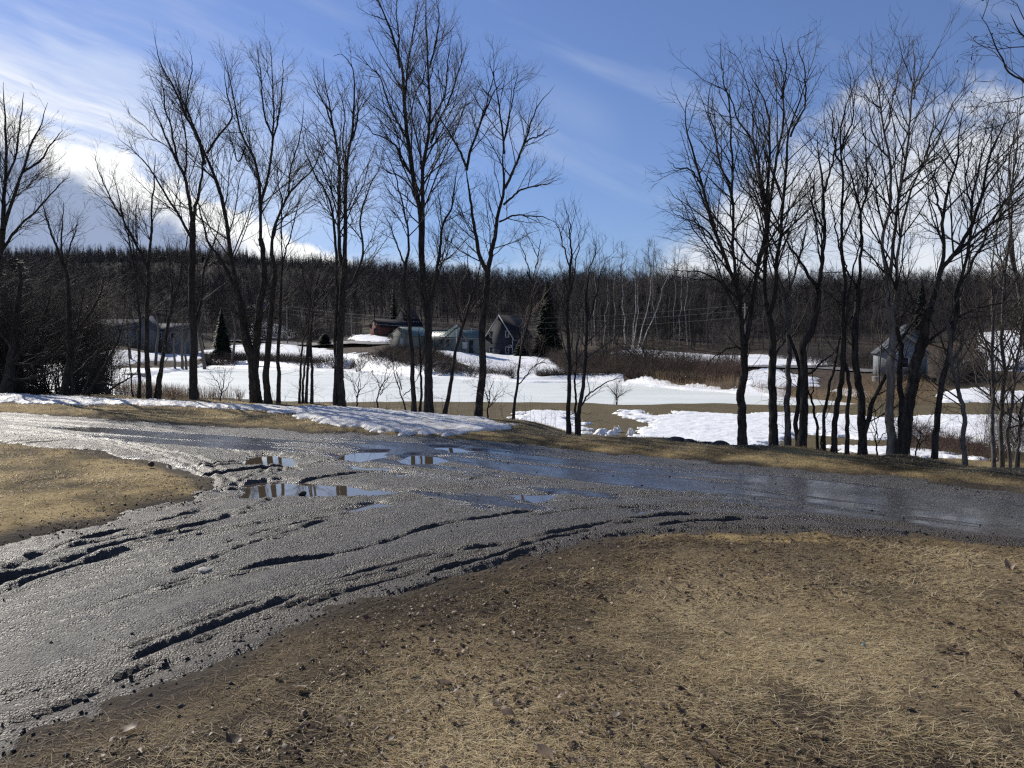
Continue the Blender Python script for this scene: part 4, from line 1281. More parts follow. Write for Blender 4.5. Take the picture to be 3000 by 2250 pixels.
bare_tree('bare_tree', 'dark bare tree with a two-tone trunk leaning right beyond the massive one', 10.4, [
    (N_, 19, 13, [(2736, 1365), (2747, 1248), (2757, 1185), (2768, 1122), (2781, 1037), (2790, 974), (2802, 911), (2806, 848)]),
    (0, 10, 3, [(2806, 848), (2823, 784), (2844, 700), (2850, 600), (2870, 500), (2900, 400), (2915, 320)]),
    (0, 9, 3, [(2808, 840), (2835, 800), (2865, 751), (2890, 690), (2930, 600), (2990, 520), (3050, 440)]),
    (1, 6, 2, [(2846, 640), (2830, 560), (2835, 470), (2850, 390)]),
    (0, 7, 2, [(2781, 1037), (2740, 980), (2700, 930), (2660, 900)])], 1.15, t0=.6)
bare_tree('bare_tree', 'grey pale-barked bare tree bending left near the right edge', 10.0, [
    (N_, 15, 9, [(2829, 1374), (2820, 1270), (2811, 1185), (2794, 1101), (2786, 1030), (2778, 950)]),
    (0, 6, 2, [(2778, 950), (2760, 870), (2750, 800), (2755, 730)]),
    (0, 6, 2, [(2790, 1070), (2830, 1000), (2870, 960), (2920, 930)])], 1.2, mat='bark_grey', twig='twig_grey', t0=.35, spread=1.5, lowtw=1.5)
bare_tree('bare_tree', 'brushy multi-stemmed bare tree along the right edge', 10.6, [
    (N_, 12, 6, [(2912, 1360), (2910, 1250), (2912, 1122), (2908, 953), (2907, 827), (2915, 700)]),
    (N_, 14, 7, [(2936, 1362), (2934, 1250), (2941, 1080), (2938, 953), (2945, 820), (2960, 690)]),
    (N_, 10, 5, [(2960, 1364), (2946, 1227), (2965, 1100), (2985, 980), (3000, 870)]),
    (N_, 9, 4, [(2975, 1364), (2990, 1240), (3010, 1120), (3040, 1000)]),
    (0, 6, 2, [(2915, 700), (2930, 600), (2925, 500), (2935, 400)]),
    (1, 7, 2, [(2960, 690), (2975, 580), (2970, 460), (2985, 340), (2990, 260)]),
    (1, 5, 2, [(2945, 820), (2925, 740), (2900, 660), (2880, 590)])], 1.7, twig='twig_grey', mat='bark_grey', t0=.2, spread=1.4, lowtw=2.5)
bare_tree('bare_tree', 'bare tree at the right edge rising past the frame behind the brush', 12.6, [
    (N_, 20, 12, [(3040, 1320), (3030, 1150), (3005, 990), (2985, 860), (2971, 784), (2962, 700)]),
    (0, 8, 3, [(2962, 700), (2965, 600), (2980, 500), (2990, 380), (2985, 290)]),
    (0, 8, 3, [(2990, 900), (3030, 800), (3060, 680), (3070, 560)])], 1.6, twig='twig', mat='bark_grey', t0=.4, spread=1.3)
# near tree out of frame on the right, its budded branch tips hang into the top right corner
bare_tree('birch_tree', 'near tree outside the right edge, its budded twigs hanging into the top corner', 7.2, [
    (N_, 70, 40, [(3640, 1560), (3620, 1200), (3600, 800), (3560, 300), (3530, -150)]),
    (0, 22, 5, [(3580, 420), (3400, 300), (3200, 250), (3080, 150), (3000, 110), (2960, 40)]),
    (1, 9, 3, [(3230, 255), (3100, 260), (3000, 230), (2930, 150), (2870, 40)]),
    (1, 8, 3, [(3300, 270), (3180, 170), (3080, 20), (2990, -40)])], .8, droop=.25, t0=.75, spread=1.3, lowtw=0, buds=True, group='bare trees along the road edge', lmax=.75, lean=.05)
# small saplings between the trunks
for i, (lab, px, py, Y, h, lean_) in enumerate([
    ('spindly sapling left of the forked tree', 640, 1188, 20.4, 110, 20),
    ('tiny curved sapling right of the twin-trunked tree', 1042, 1200, 18.9, 120, 8),
    ('crooked sapling between the twin-trunked and the tallest tree', 1107, 1203, 18.2, 150, 30),
    ('leaning sapling just left of the tallest tree', 1192, 1210, 17.4, 170, -50),
    ('wispy sapling between the slanting trunk and the broad tree', 1430, 1230, 16.2, 120, 20),
    ('lone tiny sapling on the brown grass by the pond', 1805, 1184, 52.0, 60, 4),
    ('scrubby sapling left of the pale trunk', 2575, 1344, 11.3, 150, -15),
    ('whippy sapling at the foot of the two-tone trunk', 2690, 1352, 10.9, 110, 15),
    ('pale whippy sapling near the right edge of the brush', 2985, 1352, 10.6, 260, 30)]):
    bare_tree('sapling', lab, Y, [(N_, 4.5 * (11 / Y if Y > 30 else 1) + 1, 1.6, [(px, py + 6), (px + lean_ * .3, py - h * .4), (px + lean_, py - h)]),
                                  (0, 3, 1.2, [(px + lean_ * .3, py - h * .4), (px + lean_ * .3 - 16, py - h * .7), (px - 30, py - h * .95)]),
                                  (0, 3, 1.2, [(px + lean_ * .2, py - h * .3), (px + 25, py - h * .55), (px + 45, py - h * .75)])],
              1.4, t0=.25, lmax=.5, spread=1.4, cat='sapling', group='saplings among the trees', lowtw=1, twig='twig_grey' if i > 6 else 'twig')
#__PART2__

# ------------------------------------------------------------------ far woods
def ribbons(P, Rd, rg):
    """one quad per twig segment, each at its own random angle"""
    N, K, _ = P.shape
    t = P[:, -1] - P[:, 0]
    sd_ = np.cross(t, rg.normal(size=(N, 3))); sd_ /= np.linalg.norm(sd_, axis=1, keepdims=True) + 1e-9
    W = np.stack([P - sd_[:, None] * Rd[..., None], P + sd_[:, None] * Rd[..., None]], 2)
    b = (np.arange(N) * K * 2)[:, None] + (np.arange(K - 1) * 2)[None]
    q = np.stack([b, b + 1, b + 3, b + 2], -1).reshape(-1, 4)
    return W.reshape(-1, 3), q


def far_tree(h, rg, n1=34, n2=6):
    z = np.linspace(0, h, 6)
    P = np.column_stack([np.cumsum(rg.normal(0, .16, 6)), np.cumsum(rg.normal(0, .16, 6)), z])[None]
    Rd = np.linspace(.055, .018, 6)[None] * h / 12
    a, b = spawn(P, Rd, [n1], .16, .99, R(22), R(58), lambda t, pl: .30 * pl * (1.05 - t) + .8, .18, 3, .06, .6, .012, .020, rg)
    a2, b2 = spawn(a, b, n2, .2, 1.0, R(18), R(55), lambda t, pl: .5 * pl + .3, .12, 2, .05, .8, .012, .018, rg)
    return join([tubes(P, Rd, 4), ribbons(a, b, rg), ribbons(a2, np.maximum(b2, .013), rg)])


def conifer_tris(h, r, n, rg, t0=.06, ragged=.5, droop=.35, wid=.22, pw=.85):
    t = t0 + (1 - t0) * rg.random(n) ** 1.05
    ang = rg.uniform(0, 2 * math.pi, n)
    ln = r * np.clip(1 - t, 0, 1) ** pw * rg.uniform(1 - ragged, 1.08, n) + .04 * r
    c = np.stack([np.cos(ang), np.sin(ang), np.zeros(n)], -1)
    s = np.stack([-np.sin(ang), np.cos(ang), np.zeros(n)], -1)
    p0 = np.column_stack([np.zeros(n), np.zeros(n), t * h]) + c * (ln * rg.uniform(0, .35, n))[:, None]
    p2 = np.column_stack([np.zeros(n), np.zeros(n), t * h]) + c * ln[:, None]
    p2[:, 2] -= droop * ln * rg.uniform(.3, 1.2, n)
    mid = .55 * p0 + .45 * p2
    mid[:, 2] += .05 * ln
    w = (wid * ln * rg.uniform(.5, 1.3, n) + .02 * r)[:, None]
    V = np.stack([p0, mid + s * w, p2, mid - s * w], 1)
    V[:, 1, 2] -= w[:, 0] * rg.uniform(0, .8, n); V[:, 3, 2] -= w[:, 0] * rg.uniform(0, .8, n)
    q = np.arange(n * 4).reshape(n, 4)
    return V.reshape(-1, 3), q


def scatter(protos, xy, sc, rg, zoff=-.2):
    z = H(xy[:, 0], xy[:, 1]) + zoff
    Vs, F4, o = [], [], 0
    pick = rg.integers(0, len(protos), len(xy))
    th = rg.uniform(0, 2 * math.pi, len(xy))
    for k, (Vp, Fp) in enumerate(protos):
        m = np.nonzero(pick == k)[0]
        if len(m) == 0: continue
        c, s = np.cos(th[m]), np.sin(th[m])
        X = Vp[None, :, 0] * c[:, None] - Vp[None, :, 1] * s[:, None]
        Y = Vp[None, :, 0] * s[:, None] + Vp[None, :, 1] * c[:, None]
        Z = np.broadcast_to(Vp[None, :, 2], X.shape)
        W = np.stack([X, Y, Z], -1) * sc[m][:, None, None]
        W[:, :, 0] += xy[m, 0][:, None]; W[:, :, 1] += xy[m, 1][:, None]; W[:, :, 2] += z[m][:, None]
        n = Vp.shape[0]
        for f in (Fp if isinstance(Fp, list) else [Fp]):
            F4.append((f[None] + (o + np.arange(len(m)) * n)[:, None, None]).reshape(-1, f.shape[1]))
        Vs.append(W.reshape(-1, 3)); o += n * len(m)
    return np.concatenate(Vs), np.concatenate(F4)


rg = np.random.default_rng(21)
fp = [far_tree(12, rg) for _ in range(7)]
cp = [conifer_tris(13, 2.3, 260, rg, wid=.42, ragged=.6) for _ in range(5)]


def in_view(n, y0, y1, px0, px1, pw=1.0):
    u = (rg.uniform(px0, px1, n) - 1500) / F
    Y = y0 + (y1 - y0) * rg.random(n) ** pw
    return np.column_stack([u * Y, Y])


ridge = lambda x, y: np.interp(1500 + F * x / y, [0, 1000, 1700, 2300, 3000], [650, 650, 600, 500, 450])
xy = np.vstack([in_view(900, 205, 330, -350, 1750), in_view(1300, 330, 640, -350, 1750, .8), in_view(900, 185, 300, 1650, 3400), in_view(700, 300, 560, 1650, 3400)])
rr_ = ridge(xy[:, 0], xy[:, 1])
xy = xy[(xy[:, 1] < rr_ + 10) & ((xy[:, 1] < rr_ - 110) | (rg.random(len(xy)) < .04) | (xy[:, 0] / xy[:, 1] > .1))]
V_, F_ = scatter(fp, xy, rg.uniform(.8, 1.3, len(xy)), rg)
tag(mesh_np('hillside_wood', V_, F_, MAT['wood_far']), 'leafless brown wood covering the long hill behind the houses', 'wood', kind='stuff')
us = np.vstack([in_view(900, 176, 260, -350, 1750), in_view(900, 140, 200, 1650, 3400), in_view(500, 200, 300, 1650, 3400)])
us = us[(us[:, 1] > 186) | (us[:, 0] / us[:, 1] > .12)]
V_, F_ = scatter(fp, us, rg.uniform(.25, .62, len(us)), rg)
tag(mesh_np('wood_undergrowth', V_, F_, MAT['wood_far']), 'brown leafless undergrowth filling the wood edge beyond the pond', 'undergrowth', kind='stuff')
top = in_view(7000, 520, 668, -350, 1750, .45)
rd = ridge(top[:, 0], top[:, 1])
top = top[(top[:, 1] > rd - 150 * rg.random(len(top)) ** 1.5) & (top[:, 1] < rd + 15)]
top = top[rg.random(len(top)) < .35 + 1.2 * sstep(fbm(top[:, 0] * .016, top[:, 1] * .006, 3), -.12, .12)]
low = in_view(45, 220, 500, -350, 2600)
xy = np.vstack([top, low])
V_, F_ = scatter(cp, xy, rg.uniform(.3, .62, len(xy)) + .55 * rg.random(len(xy)) ** 5, rg)
tag(mesh_np('ridge_conifers', V_, F_, MAT['needle_far']), 'dark conifer wood along the crest of the hill', 'wood', kind='stuff')


# individual trees beyond the pond: one prototype per kind, copied
def mid_proto(name, label, h, rg, tm, cm, r0=.14, n1=26, fan=.22, low=.35, group=None, sub=3, bend=.25, cat='tree'):
    z = np.linspace(0, h, 8)
    P = np.column_stack([np.cumsum(rg.normal(0, bend, 8)), np.cumsum(rg.normal(0, bend, 8)), z])[None]; P[:, :, :2] -= P[:, :1, :2]
    Rd = np.linspace(r0, .025, 8)[None]
    root = thing(name, label, cat, (0, 0, 0), 0, group)
    V_, F_ = tubes(P, Rd, 6)
    mesh_np('trunk', V_, F_, tm, root, smooth=True)
    a, b = spawn(P, Rd, [n1], low, .99, R(18), R(48), lambda t, pl: fan * pl * (1.05 - t) + .6, .16, 5, .05, .55, .010, .010, rg)
    a2, b2 = spawn(a, b, sub + 2, .2, 1.0, R(18), R(45), lambda t, pl: .45 * pl + .2, .12, 4, .05, .75, .008, .009, rg)
    a3, b3 = spawn(a2, b2, sub, .2, 1.0, R(18), R(50), lambda t, pl: .5 * pl + .1, .08, 3, .05, .8, .008, .008, rg)
    V_, F_ = join([tubes(a, b, 3), tubes(a2, b2, 3), tubes(a3, b3, 3)])
    mesh_np('crown', V_, F_, cm, root)
    return root


GW = 'slender bare trees of the wood beyond the pond'
GB = 'white-barked birches at the wood edge'
rg = np.random.default_rng(5)
pw = [mid_proto('bare_tree', 'slender grey bare tree in the wood edge beyond the pond', hh, rg, MAT['bark_grey'], MAT['twig_grey'], .13, 24, .18, .35, GW) for hh in (15, 16, 13, 17)]
pb = [mid_proto('birch_tree', 'white-trunked birch standing at the wood edge beyond the snow', hh, rg, MAT['birch'], MAT['twig_grey'], .12, 22, .15, .4, GB, bend=.3) for hh in (14, 16)]
used = {}


def place(protos, px, Y, h=None, base_h=15.0, rg=rg, label=None, tilt=0.0):
    o = protos[rg.integers(0, len(protos))]
    x = (px - 1500) / F * Y
    loc = (x, Y, h1(x, Y) - .15)
    s = (h / base_h) if h else rg.uniform(.85, 1.12)
    c = o if o.name not in used else copy_tree(o, loc, 0)
    used[o.name] = 1
    c.location = loc; c.scale = (s, s, s); c.rotation_euler = (0, tilt, rg.uniform(0, 6.28) if not tilt else 0)
    if label: c['label'] = label
    return c


for px in np.concatenate([np.linspace(1640, 2080, 46), np.linspace(2080, 2420, 20), np.linspace(2440, 3050, 22)]):
    p = px + rg.uniform(-8, 8)
    hh = np.interp(p, [1640, 1750, 2000, 2200, 2400, 3000], [15.5, 17, 17, 13, 11, 12]) * rg.uniform(.8, 1.12)
    place(pw, p, rg.uniform(138, 178), hh)
for px, Y, hh in [(1830, 137, 15), (1850, 138, 16), (1975, 150, 15), (1990, 146, 14), (2015, 152, 16), (1745, 150, 15), (1770, 146, 16), (1925, 155, 15), (1795, 150, 15)]:
    place(pb, px, Y, hh)
for lab, px, Y, hh, tl in [('white birch leaning left in the clump above the snow patch', 1858, 137, 13, -.05),
                           ('white birch leaning right, outermost of the clump above the snow patch', 1872, 136.5, 13, .34),
                           ('white birch leaning right a little, middle of the clump above the snow patch', 1866, 137.5, 14, .18)]:
    place(pb, px, Y, hh, label=lab, tilt=tl)
# wood edge behind the far snowfield and the houses
GL = 'bare trees along the foot of the hill'
pl_ = [mid_proto('bare_tree', 'dark-trunked bare tree at the foot of the hill', hh, rg, MAT['bark'], MAT['twig'], .15, 22, .2, .3, GL) for hh in (12, 13, 11)]
for px in np.linspace(640, 1640, 62):
    place(pl_, px + rg.uniform(-8, 8), rg.uniform(196, 240), rg.uniform(9, 14), 12)
for px in np.linspace(-150, 640, 26):
    place(pl_, px + rg.uniform(-12, 12), rg.uniform(165, 230), rg.uniform(9, 14), 12)
GS = 'big grey trunks in front of the white house'
ps = [mid_proto('bare_tree', 'thick grey-trunked bare tree in front of the white house', 12, rg, MAT['bark_grey'], MAT['twig'], .30, 26, .3, .4, GS)]
for px, Y in [(455, 122), (512, 116), (533, 118), (545, 119), (600, 121), (383, 125), (682, 135)]:
    place(ps, px, Y, rg.uniform(9, 13), 12)


def conifer(name, label, px, Y, h, r, n, seed, t0=.06, ragged=.5, droop=.35, wid=.2, zb=0, pw=.85, cat='tree'):
    rgc = np.random.default_rng(seed)
    x = (px - 1500) / F * Y
    root = thing(name, label, cat, (x, Y, h1(x, Y) - .1 + zb))
    V_, F_ = tubes(np.array([[[0, 0, 0], [0, 0, h * .5], [0, 0, h * .97]]]), np.array([[.016 * h, .010 * h, .003 * h]]), 7)
    mesh_np('trunk', V_, F_, MAT['bark'], root, smooth=True)
    V_, F_ = conifer_tris(h, r, n, rgc, t0, ragged, droop, wid, pw)
    mesh_np('crown', V_, F_, MAT['needle'], root)
    return root


conifer('spruce_tree', 'tall dark spruce right of the navy house', 1603, 138, 13.2, 3.4, 2600, 1, .04, .4)
conifer('spruce_tree', 'short pointed spruce behind the red-brown house', 1155, 190, 11.5, 1.6, 900, 2)
conifer('spruce_tree', 'spruce with spreading skirts right of the white house', 652, 142, 9.5, 2.6, 1800, 3)
conifer('spruce_tree', 'dim spruce behind the white house garage', 306, 175, 12, 2.4, 1200, 4)
conifer('spruce_tree', 'spruce poking above the wood behind the right-hand row', 2695, 150, 12.5, 2.6, 1500, 8)
conifer('spruce_tree', 'dark spruce among the trunks behind the white birches', 1955, 165, 11, 2.4, 1300, 9)
conifer('pine_tree', 'dark dense pine behind the low bushy tree at the left edge', 55, 42, 8.0, 1.9, 3200, 5, .05, .95, -.2, .05, pw=.4)
conifer('pine_tree', 'second dark pine partly outside the left edge', -60, 44, 7.4, 2.2, 3000, 6, .1, .9, -.2, .05, pw=.45)
conifer('cedar_tree', 'dark shaggy evergreen left of the canoe with ragged boughs', 262, 36, 4.9, 1.35, 2600, 7, .03, 1.0, .35, .035, pw=.25)
conifer('spruce_bush', 'low dark evergreen bush on the lawn beside the far road', 952, 168, 3.0, 2.0, 900, 18, .03, .4, .2, .25, pw=.4, cat='bush')
conifer('spruce_bush', 'spreading dark evergreen at the foot of the navy house', 1530, 131, 3.4, 2.0, 900, 19, .03, .5, .3, .2, pw=.5, cat='bush')


# ------------------------------------------------------------------ brush, bushes, reeds
def pts_in(poly, n, rg):
    b0 = poly.min(0); b1 = poly.max(0); out = []
    c = 0
    while c < n:
        p = rg.uniform(b0, b1, (n * 2, 2)); p = p[sd_poly(poly, p[:, 0], p[:, 1]) > 0]
        out.append(p); c += len(p)
    return np.concatenate(out)[:n]


def stems_from(xy, h, lean, rg, K=4, zoff=-.05, zmin=None):
    n = len(xy)
    z = H(xy[:, 0], xy[:, 1]) + zoff
    if zmin is not None: z = np.maximum(z, zmin)
    s = np.linspace(0, 1, K)
    a = rg.uniform(0, 2 * math.pi, n); l = rg.uniform(0, lean, n) * h
    P = np.zeros((n, K, 3))
    P[:, :, 0] = xy[:, :1] + np.cos(a)[:, None] * l[:, None] * s ** 1.3
    P[:, :, 1] = xy[:, 1:] + np.sin(a)[:, None] * l[:, None] * s ** 1.3
    P[:, :, 2] = z[:, None] + h[:, None] * s
    return P + rg.normal(0, .03, P.shape) * h[:, None, None] * s[None, :, None]


def brush(name, label, cat, poly, n, h0, h1_, lean, r, mat, seed, kids=3, zmin=None, K=4):
    rg = np.random.default_rng(seed)
    xy = pts_in(poly, n, rg)
    P = stems_from(xy, rg.uniform(h0, h1_, n), lean, rg, K, zmin=zmin)
    Rd = np.tile(np.linspace(r, r * .4, K), (n, 1))
    parts = [tubes(P, Rd, 3)]
    if kids:
        a, b = spawn(P, Rd, kids, .2, 1, R(20), R(60), lambda t, pl: .45 * pl, .1, 3, .06, .7, .01, r * .5, rg)
        parts.append(tubes(a, b, 3))
    V_, F_ = join(parts)
    return tag(mesh_np(name, V_, F_, MAT[mat]), label, cat, kind='stuff')


brush('brush_slope', 'matted dark brown brush covering the bank below the green-roofed barn', 'brush',
      gpoly([(1050, 1068), (1100, 1050), (1140, 1034), (1240, 1034), (1290, 1045), (1340, 1070), (1340, 1100), (1290, 1110), (1200, 1104), (1100, 1096), (1040, 1086)], 60), 5200, .3, 1.1, 1.2, .020, 'brush', 31)
brush('brush_slope', 'low brown brush along the waterline in front of the snow slope', 'brush',
      gpoly([(1290, 1085), (1340, 1090), (1400, 1098), (1500, 1108), (1500, 1118), (1400, 1112), (1300, 1106)], 60), 900, .3, 1.0, .8, .018, 'brush', 32)
brush('brush_slope', 'low brown brush on the far shore right of the snow slope', 'brush',
      gpoly([(1570, 1105), (1640, 1108), (1720, 1108), (1800, 1112), (1800, 1120), (1700, 1120), (1580, 1116)], 60), 900, .3, 1.0, .8, .016, 'brush', 33)
brush('hedge_brush', 'dark overgrown hedge line along the far left shore', 'brush',
      gpoly([(590, 1052), (700, 1054), (850, 1060), (1000, 1066), (1060, 1070), (1050, 1082), (900, 1076), (750, 1070), (600, 1066)], 60), 3600, .4, 1.5, .8, .024, 'brush', 34)
brush('thicket', 'dark tangled thicket on the far bank below the birches', 'brush',
      gpoly([(1720, 1070), (1800, 1062), (1900, 1066), (2020, 1072), (2060, 1080), (2040, 1108), (1900, 1110), (1780, 1104), (1700, 1095)], 50), 3000, .6, 2.2, .8, .018, 'brush', 35)
brush('thicket', 'brown thicket under the wood edge left of the snow patch', 'brush',
      gpoly([(1600, 1050), (1790, 1058), (1790, 1090), (1640, 1090)], 50), 1500, .5, 1.8, .7, .02, 'brush', 36)
brush('red_dogwood', 'dense maroon dogwood stems on the far shore', 'brush',
      gpoly([(2040, 1088), (2100, 1078), (2170, 1084), (2180, 1104), (2140, 1122), (2050, 1124), (2030, 1108)], 40), 1500, .7, 1.7, .5, .012, 'twig_red', 37)
brush('reeds', 'tan dry reeds along the right far shore of the pond', 'reeds',
      flat([(1900, 1122), (2040, 1128), (2160, 1140), (2180, 1152), (2080, 1146), (1960, 1136), (1880, 1128)], POND_Z), 1800, .3, .85, .3, .008, 'reed', 38, 0, zmin=POND_Z)
brush('reeds', 'tan dry reeds at the right end of the pond', 'reeds',
      flat([(2190, 1150), (2290, 1154), (2400, 1164), (2560, 1172), (2640, 1180), (2560, 1192), (2420, 1174), (2280, 1164)], POND_Z), 1800, .3, .85, .3, .007, 'reed', 39, 0, zmin=POND_Z)
brush('reeds', 'tan dry reeds on the near left shore of the pond', 'reeds',
      flat([(330, 1150), (420, 1140), (500, 1150), (620, 1166), (720, 1176), (620, 1182), (480, 1178), (340, 1178)], POND_Z + .1), 2600, .4, 1.1, .4, .008, 'reed', 40, 0)
brush('reeds', 'tan dry weeds on the slope below the blue-grey house', 'reeds',
      gpoly([(2440, 1135), (2560, 1110), (2720, 1128), (2760, 1150), (2740, 1185), (2600, 1188), (2480, 1160)], 30), 1800, .3, .8, .5, .007, 'reed', 41, 1)
brush('brush_slope', 'brown cut brush behind the pale and massive trunks', 'brush',
      gpoly([(2640, 1258), (2700, 1262), (2780, 1285), (2900, 1320), (2980, 1350), (2900, 1358), (2760, 1340), (2660, 1330), (2600, 1310)], 6), 1500, .15, .55, 1.2, .007, 'twig_red', 42)
brush('brush_slope', 'tangled grey saplings and briars along the right edge', 'brush',
      gpoly([(2860, 1330), (2930, 1300), (3100, 1290), (3200, 1350), (3000, 1364), (2890, 1360)], 6), 620, .4, 1.9, .5, .006, 'twig_grey', 43, 5, K=6)
brush('brush_slope', 'dark tangled undergrowth at the foot of the left edge trees', 'brush',
      flat([(-200, 1152), (60, 1158), (200, 1164), (380, 1172), (380, 1160), (200, 1148), (-200, 1136)], -.2), 620, .3, 1.8, .9, .006, 'twig', 44, 5, K=6)
brush('brush_slope', 'thin weeds along the snowbank between the trunks', 'brush',
      flat([(380, 1172), (700, 1186), (1250, 1208), (1700, 1262), (1700, 1252), (1250, 1196), (700, 1178), (380, 1166)], -.1), 160, .15, .7, .5, .004, 'twig_grey', 45, 2)
brush('fallen_brush', 'dark heap of cut branches on the far left shore', 'brush',
      gpoly([(590, 1060), (690, 1056), (800, 1062), (800, 1070), (690, 1070), (600, 1070)], 60), 900, .2, .6, 3.0, .03, 'brush', 46, 3)
brush('undergrowth', 'brown undergrowth along the wood edge beyond the right snow', 'brush',
      gpoly([(2400, 1050), (2580, 1066), (2580, 1085), (2420, 1078), (2250, 1050), (2250, 1040)], 50), 1400, .6, 2.4, .4, .02, 'wood_far', 47)
brush('undergrowth', 'brown saplings along the wood edge behind the far snowfield', 'brush',
      gpoly([(640, 1002), (900, 1000), (1060, 985), (1060, 975), (900, 985), (640, 992)], 100), 1500, 1.0, 4.5, .3, .025, 'wood_far', 48)
brush('undergrowth', 'dense grey brush beside the blue-grey house', 'brush',
      gpoly([(2750, 1120), (2850, 1100), (2880, 1085), (2880, 1110), (2800, 1135), (2745, 1140)], 30), 1300, .5, 2.2, .5, .013, 'twig_grey', 49)


def bush(label, px, py, Y, hpx, n, seed, mat='twig', r=.02, lean=1.1, kids=(7, 5), name='bare_bush'):
    rg = np.random.default_rng(seed)
    x = (px - 1500) / F * Y
    z = h1(x, Y)
    h = hpx / F * Y
    base = np.array([x, Y, z])
    P = stems_from(np.tile([[x, Y]], (n, 1)) + rg.normal(0, .08 * h, (n, 2)), rg.uniform(.7, 1.0, n) * h, lean, rg, 6)
    Rd = np.tile(np.linspace(r, r * .35, 6), (n, 1))
    a, b = spawn(P, Rd, kids[0], .25, 1, R(20), R(60), lambda t, pl: .4 * pl, .1, 4, .07, .6, .01, r * .3, rg)
    a2, b2 = spawn(a, b, kids[1], .2, 1, R(20), R(60), lambda t, pl: .5 * pl, .05, 3, .07, .7, .01, r * .22, rg)
    V_, F_ = join([tubes(P, Rd, 5), tubes(a, b, 3), tubes(a2, b2, 3)])
    return tag(mesh_np(name, V_, F_, MAT[mat], origin=base), label, 'bush')


for q_, (lab, px, py, Y, hp, n_st) in enumerate([
    ('dense rounded tangle of dark twigs at the left edge below the pine', 40, 1150, 26, 330, 22), ('dense dark tangle of twigs left of the low twisting tree', 120, 1152, 27, 310, 22),
    ('dark rounded twig tangle right of the low twisting tree', 222, 1155, 27, 300, 22), ('lower dark twig tangle just left of the canoe', 300, 1158, 28, 210, 18),
    ('tall dim twig tangle behind the left edge thicket', -40, 1140, 29, 380, 20), ('dim rounded twig tangle behind the low twisting tree', 180, 1135, 33, 330, 20)]):
    bush(lab, px, py, Y, hp, n_st, 300 + q_, r=.020, lean=.66, kids=(13, 9), name='bare_thicket', mat='twig')
bush('wide crooked bare apple-like bush in the far thicket below the birches', 1900, 1085, 88, 100, 12, 1, r=.07, lean=1.3, kids=(10, 7))
bush('rounded fine-twigged bare bush right of the far thicket', 2130, 1105, 82, 130, 16, 2, r=.035, lean=.7, kids=(10, 7), mat='twig_grey')
bush('bare bush with a forked trunk left of the far thicket', 1785, 1090, 92, 110, 5, 3, r=.08, lean=.7, kids=(12, 7))
bush('dark bushy alder at the waterline in front of the snow slope', 1380, 1105, 91, 60, 14, 4, r=.03)
bush('dark clump at the waterline right of the slanting trunk', 1500, 1112, 87, 40, 14, 5, r=.025)
bush('brown clump on the bank left of the barn slope', 1050, 1066, 108, 45, 14, 6, r=.03)
bush('small feathery bush on the pond bank in the gap', 1808, 1186, 52.5, 70, 10, 7, r=.012, lean=.5)
bush('dark bare bush under the navy house spruce', 1560, 1060, 128, 70, 14, 8, r=.04)
bush('upright bare bush left of the far road bend', 1690, 1075, 100, 120, 10, 9, r=.04, lean=.5, mat='twig_grey')
bush('bare bush right of the blue-grey house', 2790, 1120, 68, 130, 14, 10, r=.025, lean=.7, kids=(10, 7), mat='twig_grey')
bush('bare bush beside the far right road', 2860, 1100, 78, 110, 14, 11, r=.03, lean=.7, mat='twig_grey')
bush('fluffy brown weed tuft on the near shore by the stout trunk', 700, 1180, 53, 35, 18, 12, r=.01, lean=.7, mat='reed')
bush('dry weed tuft on the near shore right of the slim tree', 505, 1168, 55, 40, 18, 13, r=.01, lean=.7, mat='reed')
# driftwood heap with snow below the green building
rgd = np.random.default_rng(77)
for i, lab in enumerate(['grey fallen log on the bank left of the slanting trunk', 'grey broken root lying at the waterline below the green building']):
    px, py = [(1290, 1085), (1312, 1098)][i]
    p = gpoly([(px, py)], 60)[0]
    P = np.stack([np.linspace(-1.6, 1.6, 8), rgd.normal(0, .2, 8), .5 + rgd.normal(0, .15, 8) + np.linspace(0, .4, 8) * (1 - 2 * i)], -1)[None]
    Rd = np.linspace(.24, .1, 8)[None]
    a, b = spawn(P, Rd, [9], .1, 1, R(40), R(80), lambda t, pl: np.full(t.shape, .9), .1, 4, .1, .5, .05, .04, rgd)
    V_, F_ = join([tubes(P, Rd, 7), tubes(a, b, 4)])
    o = tag(mesh_np('fallen_log', V_, F_, MAT['bark_grey'], smooth=True), lab, 'log')
    o.location = (p[0], p[1], h1(p[0], p[1]))


brush('brush_slope', 'scattered brown brush breaking up the snow slope below the navy house', 'brush',
      gpoly([(1290, 1060), (1400, 1062), (1560, 1075), (1650, 1095), (1600, 1108), (1440, 1102), (1300, 1085)], 60), 420, .2, .8, 1.0, .016, 'brush', 51)
brush('brush_slope', 'brown brush on the far shore bank right of the gap', 'brush',
      gpoly([(1780, 1100), (1900, 1108), (2060, 1118), (2040, 1126), (1880, 1118), (1760, 1112)], 50), 1100, .2, .8, .9, .014, 'brush', 52)


# ------------------------------------------------------------------ buildings
def box(x0, x1, y0, y1, z0, z1):
    V = np.array([[x0, y0, z0], [x1, y0, z0], [x1, y1, z0], [x0, y1, z0], [x0, y0, z1], [x1, y0, z1], [x1, y1, z1], [x0, y1, z1]], float)
    Fq = np.array([[0, 3, 2, 1], [4, 5, 6, 7], [0, 1, 5, 4], [1, 2, 6, 5], [2, 3, 7, 6], [3, 0, 4, 7]])
    return V, Fq


def boxes(name, lst, mat, parent):
    V_, F_ = join([box(*b) for b in lst])
    return mesh_np(name, V_, F_, MAT[mat], parent)


